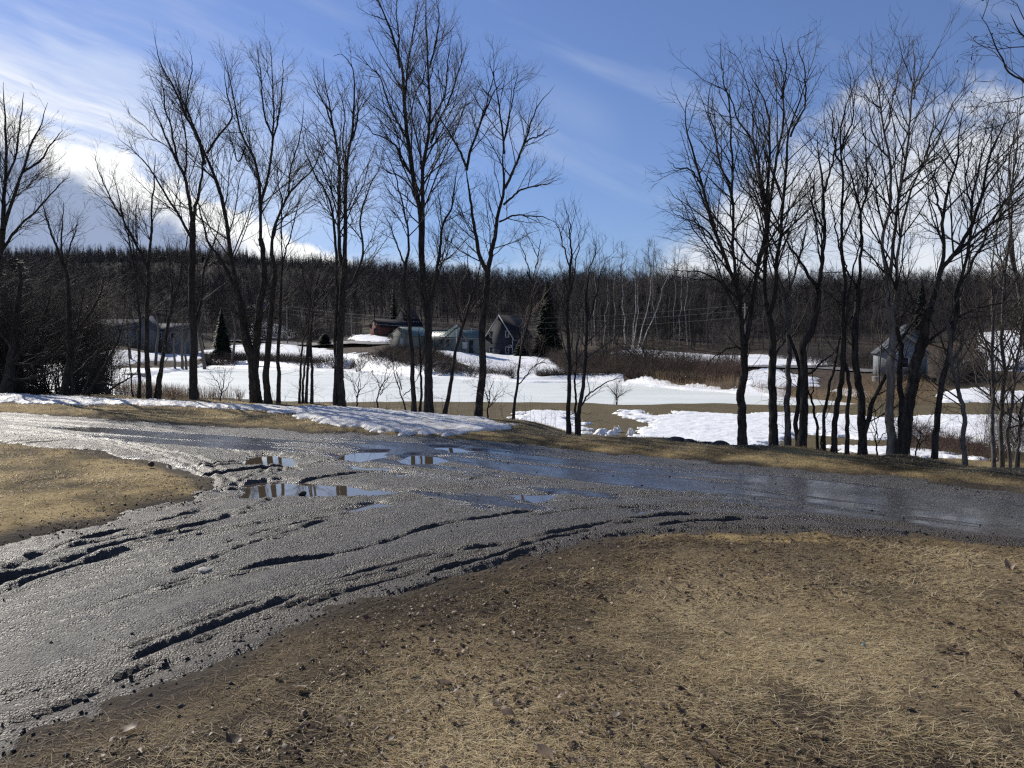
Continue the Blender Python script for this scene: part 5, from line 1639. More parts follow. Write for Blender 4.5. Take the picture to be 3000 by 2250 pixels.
def gable_body(W, y0, y1, wh, pk, z0=-.4):
    """pentagon prism, gable on the y faces"""
    p = [(-W / 2, z0), (W / 2, z0), (W / 2, wh), (0, pk), (-W / 2, wh)]
    V = [(x, y0, z) for x, z in p] + [(x, y1, z) for x, z in p]
    Fq = [[i, (i + 1) % 5, 5 + (i + 1) % 5, 5 + i] for i in range(5)]
    F3 = [[0, 4, 1], [1, 4, 2], [2, 4, 3], [5, 6, 9], [6, 7, 9], [7, 8, 9]]
    return np.array(V, float), [np.array(Fq), np.array(F3)]


def gable_roof(W, y0, y1, wh, pk, t=.14, ov=.35):
    sl = (pk - wh) / (W / 2)
    xo = W / 2 + ov; zo = wh - ov * sl
    a = [(-xo, zo + .03), (0, pk + .03), (xo, zo + .03), (xo, zo + .03 + t), (0, pk + .03 + t), (-xo, zo + .03 + t)]
    V = [(x, y0 - ov, z) for x, z in a] + [(x, y1 + ov, z) for x, z in a]
    Fq = [[0, 1, 7, 6], [1, 2, 8, 7], [2, 3, 9, 8], [3, 4, 10, 9], [4, 5, 11, 10], [5, 0, 6, 11], [0, 5, 4, 1], [1, 4, 3, 2], [6, 7, 10, 11], [7, 8, 9, 10]]
    return np.array(V, float), np.array(Fq)


def gable_trim(W, y, wh, pk, ov=.35, w=.26, t=.05):
    """bargeboards in front of the gable roof edge"""
    sl = (pk - wh) / (W / 2); out = []
    for s in (-1, 1):
        xo = s * (W / 2 + ov + .02); zo = wh - ov * sl
        p = [(0, pk + .20), (xo, zo + .18), (xo, zo + .18 - w), (0, pk + .20 - w)]
        V = np.array([(x, y - ov - t - .004, z) for x, z in p] + [(x, y - ov - .004, z) for x, z in p])
        Fq = np.array([[0, 1, 2, 3], [4, 7, 6, 5], [0, 4, 5, 1], [1, 5, 6, 2], [2, 6, 7, 3], [3, 7, 4, 0]])
        out.append((V, Fq))
    return join(out)


def window(parent, x, z, w, h, y, frame='trim', side=None, fw=.12):
    """window on the front (y) face, or on the right face when side = x of the wall"""
    bars = [(x - w / 2 - fw, x + w / 2 + fw, z - h / 2 - fw, z - h / 2), (x - w / 2 - fw, x + w / 2 + fw, z + h / 2, z + h / 2 + fw),
            (x - w / 2 - fw, x - w / 2, z - h / 2, z + h / 2), (x + w / 2, x + w / 2 + fw, z - h / 2, z + h / 2)]
    if side is None:
        f = boxes('window', [(a, b, y - .06, y + .02, c_, d) for a, b, c_, d in bars], frame, parent)
        boxes('pane', [(x - w / 2, x + w / 2, y - .02, y + .02, z - h / 2, z + h / 2)], 'glass', f)
    else:
        f = boxes('window', [(side - .02, side + .06, a, b, c_, d) for a, b, c_, d in bars], frame, parent)
        boxes('pane', [(side - .02, side + .02, x - w / 2, x + w / 2, z - h / 2, z + h / 2)], 'glass', f)


def house_root(name, label, px, py, Y, rz_, cat='house', zoff=0.0):
    P = at(px, py, Y)
    return thing(name, label, cat, (float(P[0]), float(P[1]), float(P[2]) + zoff), R(rz_))


# grey barn with green roof
b = house_root('barn', 'grey board barn with a green roof on the bank above the pond', 1172, 1029, 117, -24, 'barn')
V_, F_ = gable_body(3.6, 0, 6.5, 2.35, 3.6, -1.2); mesh_np('wall', V_, F_, MAT['board_grey'], b)
V_, F_ = gable_roof(3.6, 0, 6.5, 2.35, 3.6, .08, .18); mesh_np('roof', V_, F_, MAT['roof_green'], b)
boxes('door', [(.05, .55, -.05, 0.01, .6, 2.0)], 'trim', b)['label'] = 'pale narrow door'
boxes('lintel', [(-1.7, 1.7, -.06, .01, 2.16, 2.24)], 'board_grey', b)
tr = house_root('trellis', 'thin garden trellis frame standing left of the grey barn', 1139, 1029, 116, 0, 'trellis')
boxes('post', [(-.45, -.39, -.03, .03, -.3, 1.75)], 'board_grey', tr); boxes('post', [(.36, .42, -.03, .03, -.3, 1.75)], 'board_grey', tr)
boxes('lattice', [(-.39, .36, -.015, .015, z, z + .03) for z in np.arange(.1, 1.75, .22)] + [(x, x + .03, -.02, .02, 0, 1.7) for x in np.arange(-.2, .36, .2)], 'board_grey', tr)
# long sage building
s_ = house_root('long_house', 'low sage-green house with a green metal roof and cross gable', 1332, 1031, 121, -4, 'house')
V_, F_ = gable_body(4.2, -3.7, 3.5, 2.2, 3.35, -1.2)
Rz = np.array([[0, -1, 0], [1, 0, 0], [0, 0, 1]], float)
rot = lambda V: V @ Rz
V_, F_ = gable_body(4.2, -3.8, 4.0, 2.2, 3.35, -1.2); mesh_np('wall', rot(V_), F_, MAT['board_sage'], s_)
V_, F_ = gable_roof(4.2, -3.8, 4.0, 2.2, 3.35, .08, .22); mesh_np('roof', rot(V_), F_, MAT['roof_green'], s_)
# hipped cross gable rising to a point
mesh_np('tower_roof', np.array([[-1.9, -2.36, 2.32], [1.9, -2.36, 2.32], [1.9, 2.2, 2.32], [-1.9, 2.2, 2.32], [.3, -.1, 4.35]]), np.array([[0, 1, 4], [1, 2, 4], [2, 3, 4], [3, 0, 4]]), MAT['roof_green'], s_)
boxes('gutter', [(-4.1, 4.1, -2.46, -2.36, 2.0, 2.1)], 'trim', s_)
for x, w, h, z in [(-3.3, .35, 1.0, 1.2), (-1.75, .3, .55, 1.55), (-.75, .45, .95, 1.45)]:
    window(s_, x, z, w, h, -2.1, 'board_sage', None, .07)
boxes('porch_post', [(2.05, 2.15, -2.4, -2.3, -.5, 2.0)], 'trim', s_)
boxes('door', [(2.6, 3.2, -2.14, -2.09, -.2, 1.8)], 'glass', s_)
boxes('flue', [(2.75, 2.84, -.9, -.8, 2.6, 3.7)], 'trim', s_)
boxes('snow_cap', [(-4.0, -1.2, -.10, .12, 3.46, 3.55)], 'trim', s_)
sh = house_root('sheet', 'white sheet hanging at the porch of the sage-green house', 1362, 1012, 118.3, 0, 'cloth')
gx_, gz_ = np.meshgrid(np.linspace(-.38, .38, 9), np.linspace(-.5, .5, 8), indexing='ij')
Vs_ = np.stack([gx_, .06 * np.sin(gx_ * 16) * (0.6 - gz_), gz_], -1).reshape(-1, 3)
i, j = np.meshgrid(np.arange(8), np.arange(7), indexing='ij'); q = (i * 8 + j).ravel()
V2 = np.vstack([Vs_, Vs_ + [0, .02, 0]])
mesh_np('cloth', V2, np.vstack([np.stack([q, q + 8, q + 9, q + 1], -1), np.stack([q + 72 - 0, q + 73, q + 81, q + 80], -1)]), MAT['trim'], sh)
boxes('line', [(-.9, .9, -.01, .02, .5, .52)], 'wire', sh)
# navy A-gable house
n_ = house_root('house', 'navy house with a steep white-edged gable above the snow slope', 1463, 1041, 136, -26)
V_, F_ = gable_body(5.3, 0, 8.0, 3.2, 7.0, -2.5); mesh_np('wall', V_, F_, MAT['board_navy'], n_)
V_, F_ = gable_roof(5.3, 0, 8.0, 3.2, 7.0, .15, .3); mesh_np('roof', V_, F_, MAT['roof_dark'], n_)
V_, F_ = gable_trim(5.3, 0, 3.2, 7.0, .3, .30); mesh_np('bargeboard', V_, F_, MAT['trim'], n_)
boxes('corner_board', [(2.52, 2.68, -.04, .02, .2, 3.0)], 'trim', n_)
boxes('gutter', [(2.95, 3.03, -.2, 8.2, 2.62, 2.72)], 'trim', n_)
boxes('band_board', [(-2.5, 2.5, -.045, .01, 2.0, 2.08)], 'board_navy', n_)
for x, z, w, h in [(1.55, 3.75, .5, .95), (-1.55, 3.75, .5, .95), (1.55, .95, .5, .95), (-1.55, .95, .6, 1.0)]:
    window(n_, x, z, w, h, 0)
ac = boxes('air_conditioner', [(2.0, 2.7, -.36, -.03, 1.35, 1.85)], 'trim', n_)
V_, F_ = tubes(np.array([[[2.25, -.38, 1.6], [2.25, -.36, 1.6]]]), np.array([[.18, .18]]), 14); mesh_np('fan_grille', np.vstack([V_, [[2.25, -.381, 1.6]]]), [F_, np.array([[28, (i + 1) % 14, i] for i in range(14)])], MAT['glass'], ac)
boxes('railing', [(-.75, .75, -1.30, -1.25, .95, 1.0), (-.75, .75, -1.3, -1.25, .55, .6)] + [(x, x + .05, -1.3, -1.25, .25, .95) for x in (-.75, -.4, -.1, .2, .45, .7)], 'board_white', n_)
boxes('porch_floor', [(-1.0, 1.0, -1.35, -.02, .05, .25)], 'board_grey', n_)
boxes('chimney', [(1.1, 1.5, 4.2, 4.6, 4.6, 6.1)], 'roof_grey', n_)
# red-brown house
r_ = house_root('house', 'red-brown house with a dark roof at the foot of the hill', 1100, 990, 172, -38)
V_, F_ = gable_body(3.6, 0, 8.5, 2.6, 4.1, -1.5); mesh_np('wall', V_, F_, MAT['board_red'], r_)
V_, F_ = gable_roof(3.6, 0, 8.5, 2.6, 4.1, .15, .3); mesh_np('roof', V_, F_, MAT['roof_dark'], r_)
window(r_, .15, 1.55, 1.0, 1.0, 0, 'board_red'); window(r_, .0, 3.1, .3, .5, 0, 'board_red')
window(r_, 3.0, 1.5, .8, .9, 0, 'board_red', side=1.8)
r2 = house_root('house', 'tall dark steep-roofed house behind the red-brown one', 1176, 985, 186, -30)
V_, F_ = gable_body(5.6, 0, 5.0, 2.0, 6.6, -2); mesh_np('wall', V_, F_, MAT['roof_dark'], r2)
V_, F_ = gable_roof(5.6, 0, 5.0, 2.0, 6.6, .15, .3); mesh_np('roof', V_, F_, MAT['roof_dark'], r2)
# white house left
w_ = house_root('house', 'long white house with a grey roof behind the bare trees on the left', 420, 1002, 152, 0)
V_, F_ = gable_body(5.0, -9.0, 2.0, 2.6, 4.3, -2.5); mesh_np('wall', rot(V_), F_, MAT['board_white'], w_)
V_, F_ = gable_roof(5.0, -9.0, 2.0, 2.6, 4.3, .15, .3); mesh_np('roof', rot(V_), F_, MAT['roof_grey'], w_)
V_, F_ = gable_body(3.0, -3.6, 0, 2.6, 5.0, -2.5); V_[:, 0] += 1.9; mesh_np('gable_wing', V_, F_, MAT['board_white'], w_)
V_, F_ = gable_roof(3.0, -3.6, 0, 2.6, 5.0, .12, .2); V_[:, 0] += 1.9; mesh_np('wing_roof', V_, F_, MAT['roof_grey'], w_)
for x in (-6.9, -4.2):
    window(w_, x, 1.6, .8, 1.1, -2.5)
g_ = house_root('garage', 'white garage beside the long white house, behind thick trunks', 515, 1003, 154, 0, 'garage')
V_, F_ = gable_body(4.4, -3.6, 3.6, 2.5, 3.6, -2.5); mesh_np('wall', rot(V_), F_, MAT['board_white'], g_)
V_, F_ = gable_roof(4.4, -3.6, 3.6, 2.5, 3.6, .15, .3); mesh_np('roof', rot(V_), F_, MAT['roof_grey'], g_)
window(g_, .5, 1.4, .9, 1.0, -2.2); window(g_, -2.3, 1.4, .9, 1.0, -2.2)
# snow-roofed house on the hillside
c_ = house_root('cabin', 'small cabin with a snow-covered roof among the hillside trees', 757, 925, 262, 0, 'cabin')
V_, F_ = gable_body(5.0, -3.0, 3.0, 2.0, 3.6, -6); mesh_np('wall', rot(V_), F_, MAT['roof_dark'], c_)
V_, F_ = gable_roof(5.0, -3.0, 3.0, 2.0, 3.6, .3, .4); mesh_np('roof', rot(V_), F_, MAT['trim'], c_)
# blue-grey house right
bg_ = house_root('house', 'blue-grey clapboard house raised on posts behind the pale trunk', 2643, 1101, 67, -20)
V_, F_ = gable_body(3.9, 0, 4.2, 2.0, 3.55, 0.0); mesh_np('wall', V_, F_, MAT['board_bluegrey'], bg_)
V_, F_ = gable_roof(3.9, 0, 4.2, 2.0, 3.55, .12, .22); mesh_np('roof', V_, F_, MAT['roof_grey'], bg_)
V_, F_ = gable_trim(3.9, 0, 2.0, 3.55, .22, .2); mesh_np('bargeboard', V_, F_, MAT['board_bluegrey'], bg_)
V_, F_ = gable_body(2.6, .6, 4.0, 3.0, 4.35, 2.2); V_[:, 0] += .45; mesh_np('dormer', V_, F_, MAT['board_bluegrey'], bg_)
V_, F_ = gable_roof(2.6, .6, 4.0, 3.0, 4.35, .12, .25); V_[:, 0] += .45; mesh_np('dormer_roof', V_, F_, MAT['roof_grey'], bg_)
window(bg_, .15, 1.15, .55, .8, 0)
for x in (-1.97, 1.87):
    boxes('post', [(x, x + .1, -.08, .02, -.95, 2.0)], 'trim', bg_)
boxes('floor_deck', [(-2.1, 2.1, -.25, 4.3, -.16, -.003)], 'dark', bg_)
boxes('underfloor_shade', [(-1.6, 1.6, .4, 4.0, -1.3, -.163)], 'dark', bg_)  # solid near-black box, paints the shade under the raised floor
pl2 = house_root('crate', 'pale slatted crate on the grass left of the blue-grey house', 2570, 1121, 66, 0, 'crate')
boxes('slat', [(-.32, .32, -.3, .3, z, z + .13) for z in (.05, .21, .37)], 'trim', pl2); boxes('lid', [(-.36, .36, -.34, .34, .503, .54)], 'trim', pl2)
wp = house_root('marker_post', 'short white marker post by the far road', 2298, 1106, 73, 0, 'post')
V_, F_ = tubes(np.array([[[0, 0, -.3], [0, 0, .68], [0, 0, .74], [0, 0, .75]]]), np.array([[.1, .1, .08, .01]]), 12); mesh_np('shaft', V_, F_, MAT['trim'], wp)
V_, F_ = tubes(np.array([[[0, 0, .56], [0, 0, .60]]]), np.array([[.104, .104]]), 12); mesh_np('reflector_band', V_, F_, MAT['roof_grey'], wp)
# poles and lines
tops = []
for lab, px, py, Y, hh, r in [('wooden utility pole at the edge of the far snowfield', 842, 1006, 186, 9.2, .14), ('wooden utility pole left of the red-brown house', 1030, 990, 176, 6.0, .12),
                              ('wooden utility pole beyond the right snow patch', 2180, 1060, 112, 8.5, .13), ('wooden utility pole out in the wood on the far left', 60, 1000, 190, 9.5, .14)]:
    p = house_root('utility_pole', lab, px, py, Y, 0, 'pole')
    V_, F_ = tubes(np.array([[[0, 0, -.5], [0, 0, hh * .5], [0, 0, hh]]]), np.array([[r, r * .9, r * .75]]), 10); mesh_np('shaft', V_, F_, MAT['pole'], p, smooth=True)
    boxes('crossarm', [(-.9, .9, -r - .1, -r, hh - .7, hh - .55)], 'pole', p)
    tops.append(np.array(p.location) + [0, 0, hh])
lp = house_root('mast', 'slim pale metal mast in front of the sage-green house', 1337, 1030, 117.5, 0, 'mast')
V_, F_ = tubes(np.array([[[0, 0, -.5], [0, 0, 2], [0, 0, 4.0]]]), np.array([[.07, .07, .06]]), 8); mesh_np('shaft', V_, F_, MAT['silver'], lp)
dsh = [(r, z) for r, z in [(0.02, 0), (.14, .02), (.24, .07), (.30, .14)]]
a_ = np.arange(14) * 2 * math.pi / 14
Vd = np.concatenate([np.stack([r * np.cos(a_), np.full(14, -z - .05), r * np.sin(a_) + 3.75], -1) for r, z in dsh])
Fd = np.concatenate([np.stack([k * 14 + np.arange(14), k * 14 + (np.arange(14) + 1) % 14, (k + 1) * 14 + (np.arange(14) + 1) % 14, (k + 1) * 14 + np.arange(14)], -1) for k in range(3)])
mesh_np('dish', Vd, Fd, MAT['silver'], lp)
lp['label'] = 'slim pale metal mast with a small dish before the sage-green house'
for lab, dzp in [('topmost of the power lines strung across the far side', -.2), ('middle one of the power lines strung across the far side', -1.0), ('lowest and brightest power line strung across the far side', -2.0)]:
    segs = []
    a, b_, c2_, d_ = tops[3], tops[0], tops[1], tops[2]
    for p, q_, sag in ((a, b_, 1.2), (b_, d_, 2.6)):
        t = np.linspace(0, 1, 40)
        P = p[None] * (1 - t)[:, None] + q_[None] * t[:, None]
        P[:, 2] += dzp - sag * 4 * t * (1 - t)
        segs.append(tubes(P[None], np.full((1, 40), .008), 4))
    V_, F_ = join(segs)
    tag(mesh_np('power_line', V_, F_, MAT['wire']), lab, 'cable', 'power lines strung across the far side')
# canoe, overturned on the snow
cn = house_root('canoe', 'grey overturned canoe lying on the snow by the pond', 388, 1106, 92, -6, 'canoe')
ns, nr_ = 25, 13
ss = np.linspace(-1, 1, ns); aa = np.linspace(0, math.pi, nr_)
wd_ = .48 * (1 - np.abs(ss) ** 2.4) ** .8 + .015; hd = .50 * (1 - .35 * np.abs(ss) ** 2)
Vc = np.stack([np.repeat(ss * 1.9, nr_), (wd_[:, None] * np.cos(aa)[None]).ravel(), (hd[:, None] * np.sin(aa)[None] ** .8).ravel() + .12], -1)
i, j = np.meshgrid(np.arange(ns - 1), np.arange(nr_ - 1), indexing='ij'); q = (i * nr_ + j).ravel()
mesh_np('hull', Vc, np.stack([q, q + nr_, q + nr_ + 1, q + 1], -1), MAT['hull'], cn, smooth=True)
P = np.stack([np.concatenate([ss, ss]) * 1.9, np.concatenate([wd_, -wd_]), np.full(2 * ns, .12)], -1).reshape(2, ns, 3)
V_, F_ = tubes(P, np.full((2, ns), .03), 5); mesh_np('gunwale', V_, F_, MAT['dark'], cn)
# parked car at the right edge
ca = house_root('parked_car', 'silver car parked on the far right drive, cut by the picture edge', 3012, 1101, 76, 8, 'car')
prof = [(-2.1, .35), (-2.15, .75), (-1.95, .95), (-1.1, 1.02), (-.55, 1.45), (.9, 1.48), (1.6, 1.05), (2.1, .95), (2.15, .6), (2.1, .35)]
npf = len(prof)
Vb = []
for yy_, sc in ((-.85, .96), (-.75, 1.0), (.75, 1.0), (.85, .96)):
    Vb += [(x * (1 if abs(yy_) < .8 else .985), yy_ * (1 if z < 1.05 else .88), z if abs(yy_) < .8 else .35 + (z - .35) * .97) for x, z in prof]
Fb = []
for k in range(3):
    for i in range(npf):
        Fb.append([k * npf + i, k * npf + (i + 1) % npf, (k + 1) * npf + (i + 1) % npf, (k + 1) * npf + i])
Ft = []
for k, fl in ((0, 1), (3, -1)):
    for i in range(1, npf - 1):
        Ft.append([k * npf, k * npf + i, k * npf + i + 1][::fl])
mesh_np('body', np.array(Vb, float), [np.array(Fb), np.array(Ft)], MAT['silver'], ca)
for s in (-1, 1):
    yv = [s * .752, s * .775]
    Vw = np.array([(x, y_, z) for y_ in yv for x, z in [(-1.0, 1.06), (-.5, 1.40), (.85, 1.42), (1.35, 1.08)]])
    mesh_np('side_window', Vw, np.array([[0, 1, 2, 3], [4, 7, 6, 5], [0, 4, 5, 1], [1, 5, 6, 2], [2, 6, 7, 3], [3, 7, 4, 0]]), MAT['glass'], ca)
boxes('windscreen', [(-.95, -.9, -.55, .55, 1.1, 1.2)], 'glass', ca)
for x in (-1.35, 1.35):
    for s in (-1, 1):
        V_, F_ = tubes(np.array([[[x, s * .66, .33], [x, s * .68, .33], [x, s * .86, .33], [x, s * .88, .33]]]), np.array([[.2, .33, .33, .2]]), 16); wh = mesh_np('wheel', V_, F_, MAT['rubber'], ca)
        V_, F_ = tubes(np.array([[[x, s * .875, .33], [x, s * .885, .33]]]), np.array([[.19, .02]]), 12); mesh_np('rim', V_, F_, MAT['silver'], wh)
for s in (-.6, .6):
    boxes('headlight', [(-2.16, -2.1, s - .15, s + .15, .68, .82)], 'trim', ca)


# ------------------------------------------------------------------ stones, snow chunks, leaves, grass
def rock(name, label, x, y, z, r, seed, mat='rock', cat='rock', sq=.6, group=None):
    rg = np.random.default_rng(seed)
    u = np.linspace(0, math.pi, 12); v = np.arange(18) * 2 * math.pi / 18
    UU, VV = np.meshgrid(u, v, indexing='ij')
    d = np.stack([np.sin(UU) * np.cos(VV), np.sin(UU) * np.sin(VV), np.cos(UU)], -1).reshape(-1, 3)
    n = 1 + .55 * fbm(d[:, 0] * 1.7 + seed * 3.1 + d[:, 2], d[:, 1] * 1.7 + d[:, 2] * 1.3, 4)
    V = d * n[:, None] * r * np.array([1.0, .75, sq])
    V[:, 2] += r * sq * .55
    i, j = np.meshgrid(np.arange(11), np.arange(18), indexing='ij')
    q = np.stack([i * 18 + j, (i + 1) * 18 + j, (i + 1) * 18 + (j + 1) % 18, i * 18 + (j + 1) % 18], -1).reshape(-1, 4)
    o = mesh_np(name, V, q, MAT[mat], smooth=True, attrs={'dirt': np.full(len(V), .3)})
    o.location = (x, y, z); o.rotation_euler = (0, 0, rg.uniform(0, 6))
    return tag(o, label, cat, group)


for k, (lab, px, py, r) in enumerate([('long dark rock, leftmost in the row beyond the grass strip', 1995, 1298, .19), ('dark rock second in the row beyond the grass strip', 2035, 1303, .17),
                                      ('lumpy dark rock third in the row beyond the grass strip', 2082, 1307, .15), ('dark rock nearest the big trunk in the row', 2122, 1311, .16)]):
    p = flat([(px, py)])[0]
    rock('rock', lab, p[0], p[1] + .25, h1(p[0], p[1]) - .05, r, 60 + k, sq=.45, group='dark rocks beyond the grass strip')
def snow_lump(label, px, py, wpx, hpx, seed):
    rg = np.random.default_rng(seed)
    p = gpoly([(px, py)], 8)[0]
    sc = p[1] / F
    w = wpx * sc / 2; h = hpx * sc
    g1 = np.linspace(-1.15, 1.15, 46)
    X, Y = np.meshgrid(g1, g1, indexing='ij'); x = X.ravel(); y = Y.ravel()
    r = np.hypot(x, y) + .55 * fbm(x * 1.6 + seed, y * 1.6, 4)
    prof = sstep(1.0 - r, .0, .75)
    z = h * prof * (.55 + 1.1 * vnoise(x * 3.1 + seed * 2, y * 3.1) + .5 * fbm(x * 8, y * 8 + seed, 3)) - .06 * (1 - prof)
    i, j = np.meshgrid(np.arange(45), np.arange(45), indexing='ij'); q = (i * 46 + j).ravel()
    q = np.stack([q, q + 46, q + 47, q + 1], -1)
    q = q[(prof[q] > 0).any(1)]
    u_, inv = np.unique(q, return_inverse=True)
    V = np.stack([x * w, y * w * .7, z], -1)[u_]
    o = mesh_np('snow_lump', V, inv.reshape(-1, 4), MAT['snow'], smooth=True, attrs={'dirt': np.full(len(V), .35)})
    o.location = (p[0], p[1], h1(p[0], p[1]) + .01)
    tag(o, label, 'snow', 'snow lumps in the hollow')


for k, (lab, px, py, wp_, hp_) in enumerate([('broad melting snow lump left in the hollow beyond the grass', 1775, 1276, 100, 12), ('jagged snow lump beside the broad one in the hollow', 1806, 1268, 40, 14), ('pointed snow stub nearest the snowfield edge', 1848, 1280, 34, 17)]):
    snow_lump(lab, px, py, wp_, hp_, 70 + k)
p = flat([(600, 1667)])[0]; rock('stone', 'pale flat stone lying in the wet gravel', p[0], p[1], -.02, .055, 81, 'stone', 'stone', .35)
p = flat([(443, 1372)])[0]; rock('pine_cone', 'dark brown cone on the left lawn near its tip', p[0], p[1], .035, .045, 82, 'leaf', 'cone', .7)
p = flat([(2530, 1913)])[0]; rock('scrap', 'small blue scrap on the dry lawn', p[0], p[1], .04, .010, 83, 'blue', 'litter', .6)
p = flat([(886, 1442)])[0]; rock('stone', 'dark mud clod at the lower edge of the long puddle', p[0], p[1], -.03, .055, 84, 'rock', 'stone', .5)
rgk = np.random.default_rng(90)
xy = np.column_stack([rgk.uniform(-9, 6, 1200), rgk.uniform(3, 15, 1200)])
xy2 = np.column_stack([rgk.uniform(-6, 5, 26000), rgk.uniform(2.2, 9, 26000)])
sv = sd_poly(ROAD, xy2[:, 0], xy2[:, 1]) + edge_noise(xy2[:, 0], xy2[:, 1])
xy = np.vstack([xy[(sd_poly(ROAD, xy[:, 0], xy[:, 1]) > .1)], xy2[(sv > -.75 * rgk.random(len(sv)) ** 2) & (sv < .25)]])
zz = np.maximum(road_z(xy[:, 0], xy[:, 1])[0], ground_z(xy[:, 0], xy[:, 1]))
ico = np.array([[1, 0, 0], [-1, 0, 0], [0, 1, 0], [0, -1, 0], [0, 0, .7], [0, 0, -.7]], float)
icf = np.array([[0, 2, 4], [2, 1, 4], [1, 3, 4], [3, 0, 4], [2, 0, 5], [1, 2, 5], [3, 1, 5], [0, 3, 5]])
szs = rgk.uniform(.004, .018, len(xy)) * rgk.random(len(xy)) ** .7
Vk = (ico[None] * (1 + rgk.normal(0, .2, (len(xy), 6, 3)))) * szs[:, None, None] + np.column_stack([xy, zz + .003])[:, None, :]
tag(mesh_np('loose_gravel', Vk.reshape(-1, 3), (icf[None] + 6 * np.arange(len(xy))[:, None, None]).reshape(-1, 3), MAT['rock']), 'loose pebbles scattered over the wet gravel road', 'gravel', kind='stuff')


def blades(rg, n, xr, yr, dens_f, L, W, elev, flow, zup=0.0):
    x = rg.uniform(*xr, n); y = rg.uniform(*yr, n)
    keep = rg.random(n) < dens_f(x, y)
    x = x[keep]; y = y[keep]; n = len(x)
    z = ground_z(x, y) + zup
    az = np.where(rg.random(n) < .45, flow + rg.normal(0, .5, n), rg.uniform(0, 2 * math.pi, n))
    el = np.abs(rg.normal(0, elev, n)) + .05
    l = rg.uniform(*L, n); w = rg.uniform(*W, n)
    d = np.stack([np.cos(az) * np.cos(el), np.sin(az) * np.cos(el), np.sin(el)], -1)
    side = np.stack([-np.sin(az), np.cos(az), np.zeros(n)], -1)
    bend = rg.normal(0, .3, n)
    p0 = np.stack([x, y, z], -1)
    p1 = p0 + d * (l * .5)[:, None] + side * (bend * l * .08)[:, None]
    p2 = p0 + d * l[:, None] + side * (bend * l * .35)[:, None]; p2[:, 2] -= l * np.sin(el) * .6 * rg.random(n)
    V = np.stack([p0 - side * w[:, None], p0 + side * w[:, None], p1 + side * w[:, None] * .8, p1 - side * w[:, None] * .8, p2 + side * w[:, None] * .25, p2 - side * w[:, None] * .25], 1)
    f = np.array([[0, 1, 2, 3], [3, 2, 4, 5]])
    q = (f[None] + 6 * np.arange(n)[:, None, None]).reshape(-1, 4)
    rv = np.clip(rg.beta(2, 2.0, n) + 1.0 * fbm(x * .9, y * .9, 4) + .08 - .45 * sstep(sd_poly(ROAD, x, y) + .7 * fbm(x, y, 3), -1.0, 0), 0, 1)
    return V.reshape(-1, 3), q, np.repeat(rv, 6)


def lawn_dens(x, y):
    sd = sd_poly(ROAD, x, y)
    e = sd + .5 * fbm(x * 1.4, y * 1.4, 4)
    d = sstep(-e, -.12, .35)
    patch = .35 + 1.1 * sstep(fbm(x * .9 + 3, y * .9, 4), -.2, .15)
    mudw = sstep(-x + 1.6 - .25 * y, -.8, 1.2) * sstep(-e, 2.2, .6)
    vis = (np.abs(x) < .72 * y + .5)
    cl = .25 + 1.1 * sstep(fbm(x * 5, y * 5, 3), -.14, .1)
    return d * np.clip(patch, 0, 1) * np.clip(cl, 0, 1) * (1 - .15 * mudw) * vis


rg = np.random.default_rng(99)
Bs = [blades(rg, 170000, (-4, 4), (2.2, 4.6), lawn_dens, (.025, .085), (.0008, .0017), .22, -.7),
      blades(rg, 170000, (-3, 6.5), (4.6, 7.6), lawn_dens, (.025, .085), (.0012, .0024), .26, -.7),
      blades(rg, 150000, (-11, -3), (6.5, 14), lawn_dens, (.02, .055), (.0026, .0045), .5, 0),
      blades(rg, 150000, (-3, 9), (7.0, 16), lawn_dens, (.02, .055), (.0025, .0045), .5, 0),
      blades(rg, 90000, (-16, -2), (13, 24), lawn_dens, (.03, .07), (.005, .008), .5, 0)]
o = 0; Vs, Qs, Rs_ = [], [], []
for v, q, r in Bs:
    Vs.append(v); Qs.append(q + o); Rs_.append(r); o += len(v)
tag(mesh_np('dry_grass', np.concatenate(Vs), np.concatenate(Qs), MAT['blade'], attrs={'rnd': np.concatenate(Rs_)}), 'matted straw-coloured dead grass on the lawn', 'grass', kind='stuff')


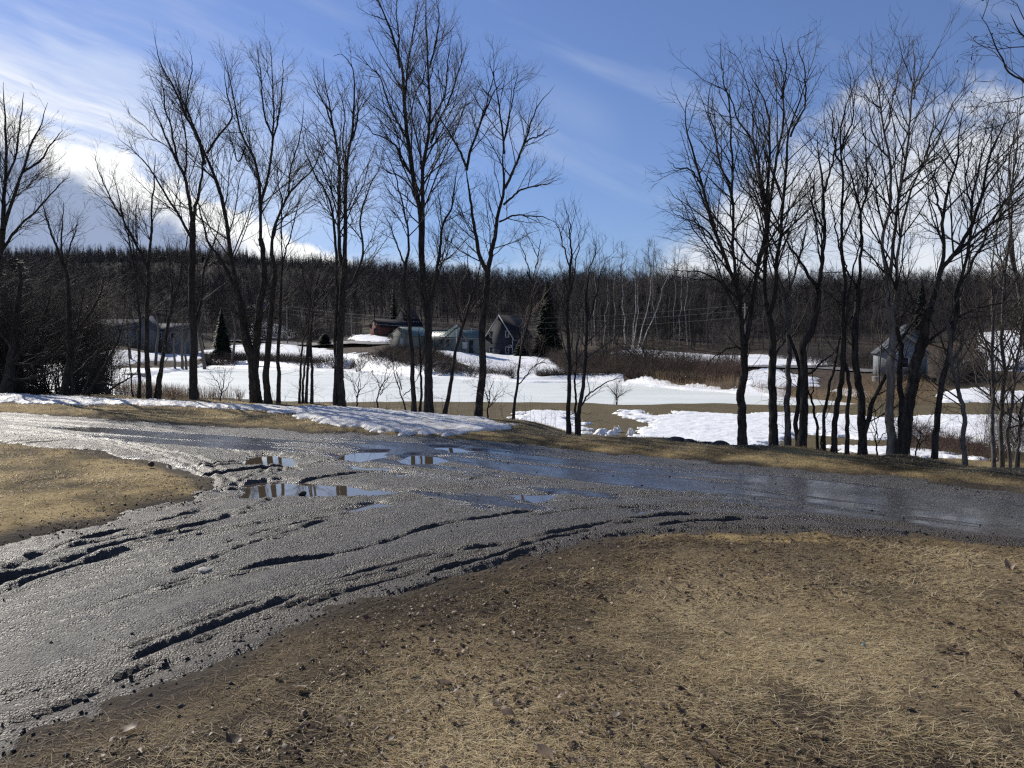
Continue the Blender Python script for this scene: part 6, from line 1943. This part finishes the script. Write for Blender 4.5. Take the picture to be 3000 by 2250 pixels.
def leaf_shape(n, rg, x, y, z, size):
    # 5 x 3 curled leaf blades
    s = np.linspace(0, 1, 5); wv_ = np.array([.12, .8, 1.0, .65, .05]) * .30
    L0 = np.zeros((n, 5, 3, 3))
    curl = rg.uniform(-.5, .9, n); fold = rg.uniform(-.2, .9, n)
    for k, side in enumerate((-1, 0, 1)):
        L0[:, :, k, 0] = s[None] - .5
        L0[:, :, k, 1] = side * wv_[None] * (1 + rg.normal(0, .18, (n, 5)))
        L0[:, :, k, 2] = abs(side) * wv_[None] * fold[:, None] + curl[:, None] * ((s[None] - .5) ** 2) * .9 + rg.normal(0, .055, (n, 5))
    L0 = L0.reshape(n, 15, 3) * size[:, None, None]
    a = rg.uniform(0, 2 * math.pi, n); t = rg.normal(0, .22, n); t2 = rg.normal(0, .2, n)
    X, Y, Z = L0[..., 0], L0[..., 1], L0[..., 2]
    Y, Z = Y * np.cos(t)[:, None] - Z * np.sin(t)[:, None], Y * np.sin(t)[:, None] + Z * np.cos(t)[:, None]
    X, Z = X * np.cos(t2)[:, None] - Z * np.sin(t2)[:, None], X * np.sin(t2)[:, None] + Z * np.cos(t2)[:, None]
    X, Y = X * np.cos(a)[:, None] - Y * np.sin(a)[:, None], X * np.sin(a)[:, None] + Y * np.cos(a)[:, None]
    V = np.stack([X + x[:, None], Y + y[:, None], Z - Z.min(1, keepdims=True) + z[:, None]], -1)
    i, j = np.meshgrid(np.arange(4), np.arange(2), indexing='ij'); q = (i * 3 + j).ravel()
    f = np.stack([q, q + 3, q + 4, q + 1], -1)
    return V.reshape(-1, 3), (f[None] + 15 * np.arange(n)[:, None, None]).reshape(-1, 4)


n = 50000
x = rg.uniform(-4, 6, n); y = 2.2 + 5.6 * rg.random(n) ** 1.25
kp = (sd_poly(ROAD, x, y) + .5 * fbm(x, y, 3) < -.25) & (rg.random(n) < sstep(y, 9, 3.5) + .15) & (np.abs(x) < .72 * y + .5) & (rg.random(n) < .12 + 1.0 * sstep(fbm(x * .8 + 11, y * .8, 4), -.12, .2))
x = x[kp]; y = y[kp]; n = len(x)
V_, F_ = leaf_shape(n, rg, x, y, ground_z(x, y) + rg.uniform(0, .012, n), rg.uniform(.010, .036, n) * (.6 + .9 * rg.random(n) ** 3))
tag(mesh_np('leaf_litter', V_, F_, MAT['leaf'], attrs={'rnd': np.repeat(rg.random(n) ** 1.6, 15)}), 'small brown dead leaves littered through the dry lawn', 'leaves', kind='stuff')
for k, (lab, px, py, sz, r_) in enumerate([
    ('large pale tan leaf at the bottom centre of the lawn', 1595, 2225, .085, .95), ('pale narrow leaf on the bare patch at the right edge', 2955, 1667, .11, 1.0),
    ('pale yellow leaf right of centre near the bottom', 1975, 2070, .06, 1.0), ('curled tan leaf left of centre low on the lawn', 1300, 2010, .07, .6),
    ('orange-brown leaf standing up low in the middle', 1650, 2050, .06, .7), ('dark curled leaf at the bottom left corner of the lawn', 690, 2190, .09, .15),
    ('tan leaf on the lower left muddy verge', 380, 2140, .08, .7), ('brown leaf cluster tip near the bottom right middle', 2080, 2220, .08, .45),
    ('broad brown leaf near the lower left lawn edge', 880, 2025, .08, .6), ('big dark leaf low in the centre of the lawn', 1480, 2105, .09, .25),
    ('light leaf on the upper lawn beside the mud', 1468, 1737, .07, .9), ('brown upright leaf on the upper right lawn', 1860, 1733, .09, .1)]):
    p = flat([(px, py)], .03)[0]
    V_, F_ = leaf_shape(1, np.random.default_rng(200 + k), np.zeros(1), np.zeros(1), np.zeros(1), np.array([sz]))
    V_[:, 2] -= V_[:, 2].min()
    o = tag(mesh_np('dead_leaf', V_, F_, MAT['leaf'], smooth=True, attrs={'rnd': np.full(15, r_)}), lab, 'leaf', 'large dead leaves on the lawn')
    o.location = (p[0], p[1], float(ground_z(np.array([p[0]]), np.array([p[1]]))[0]) + .015)
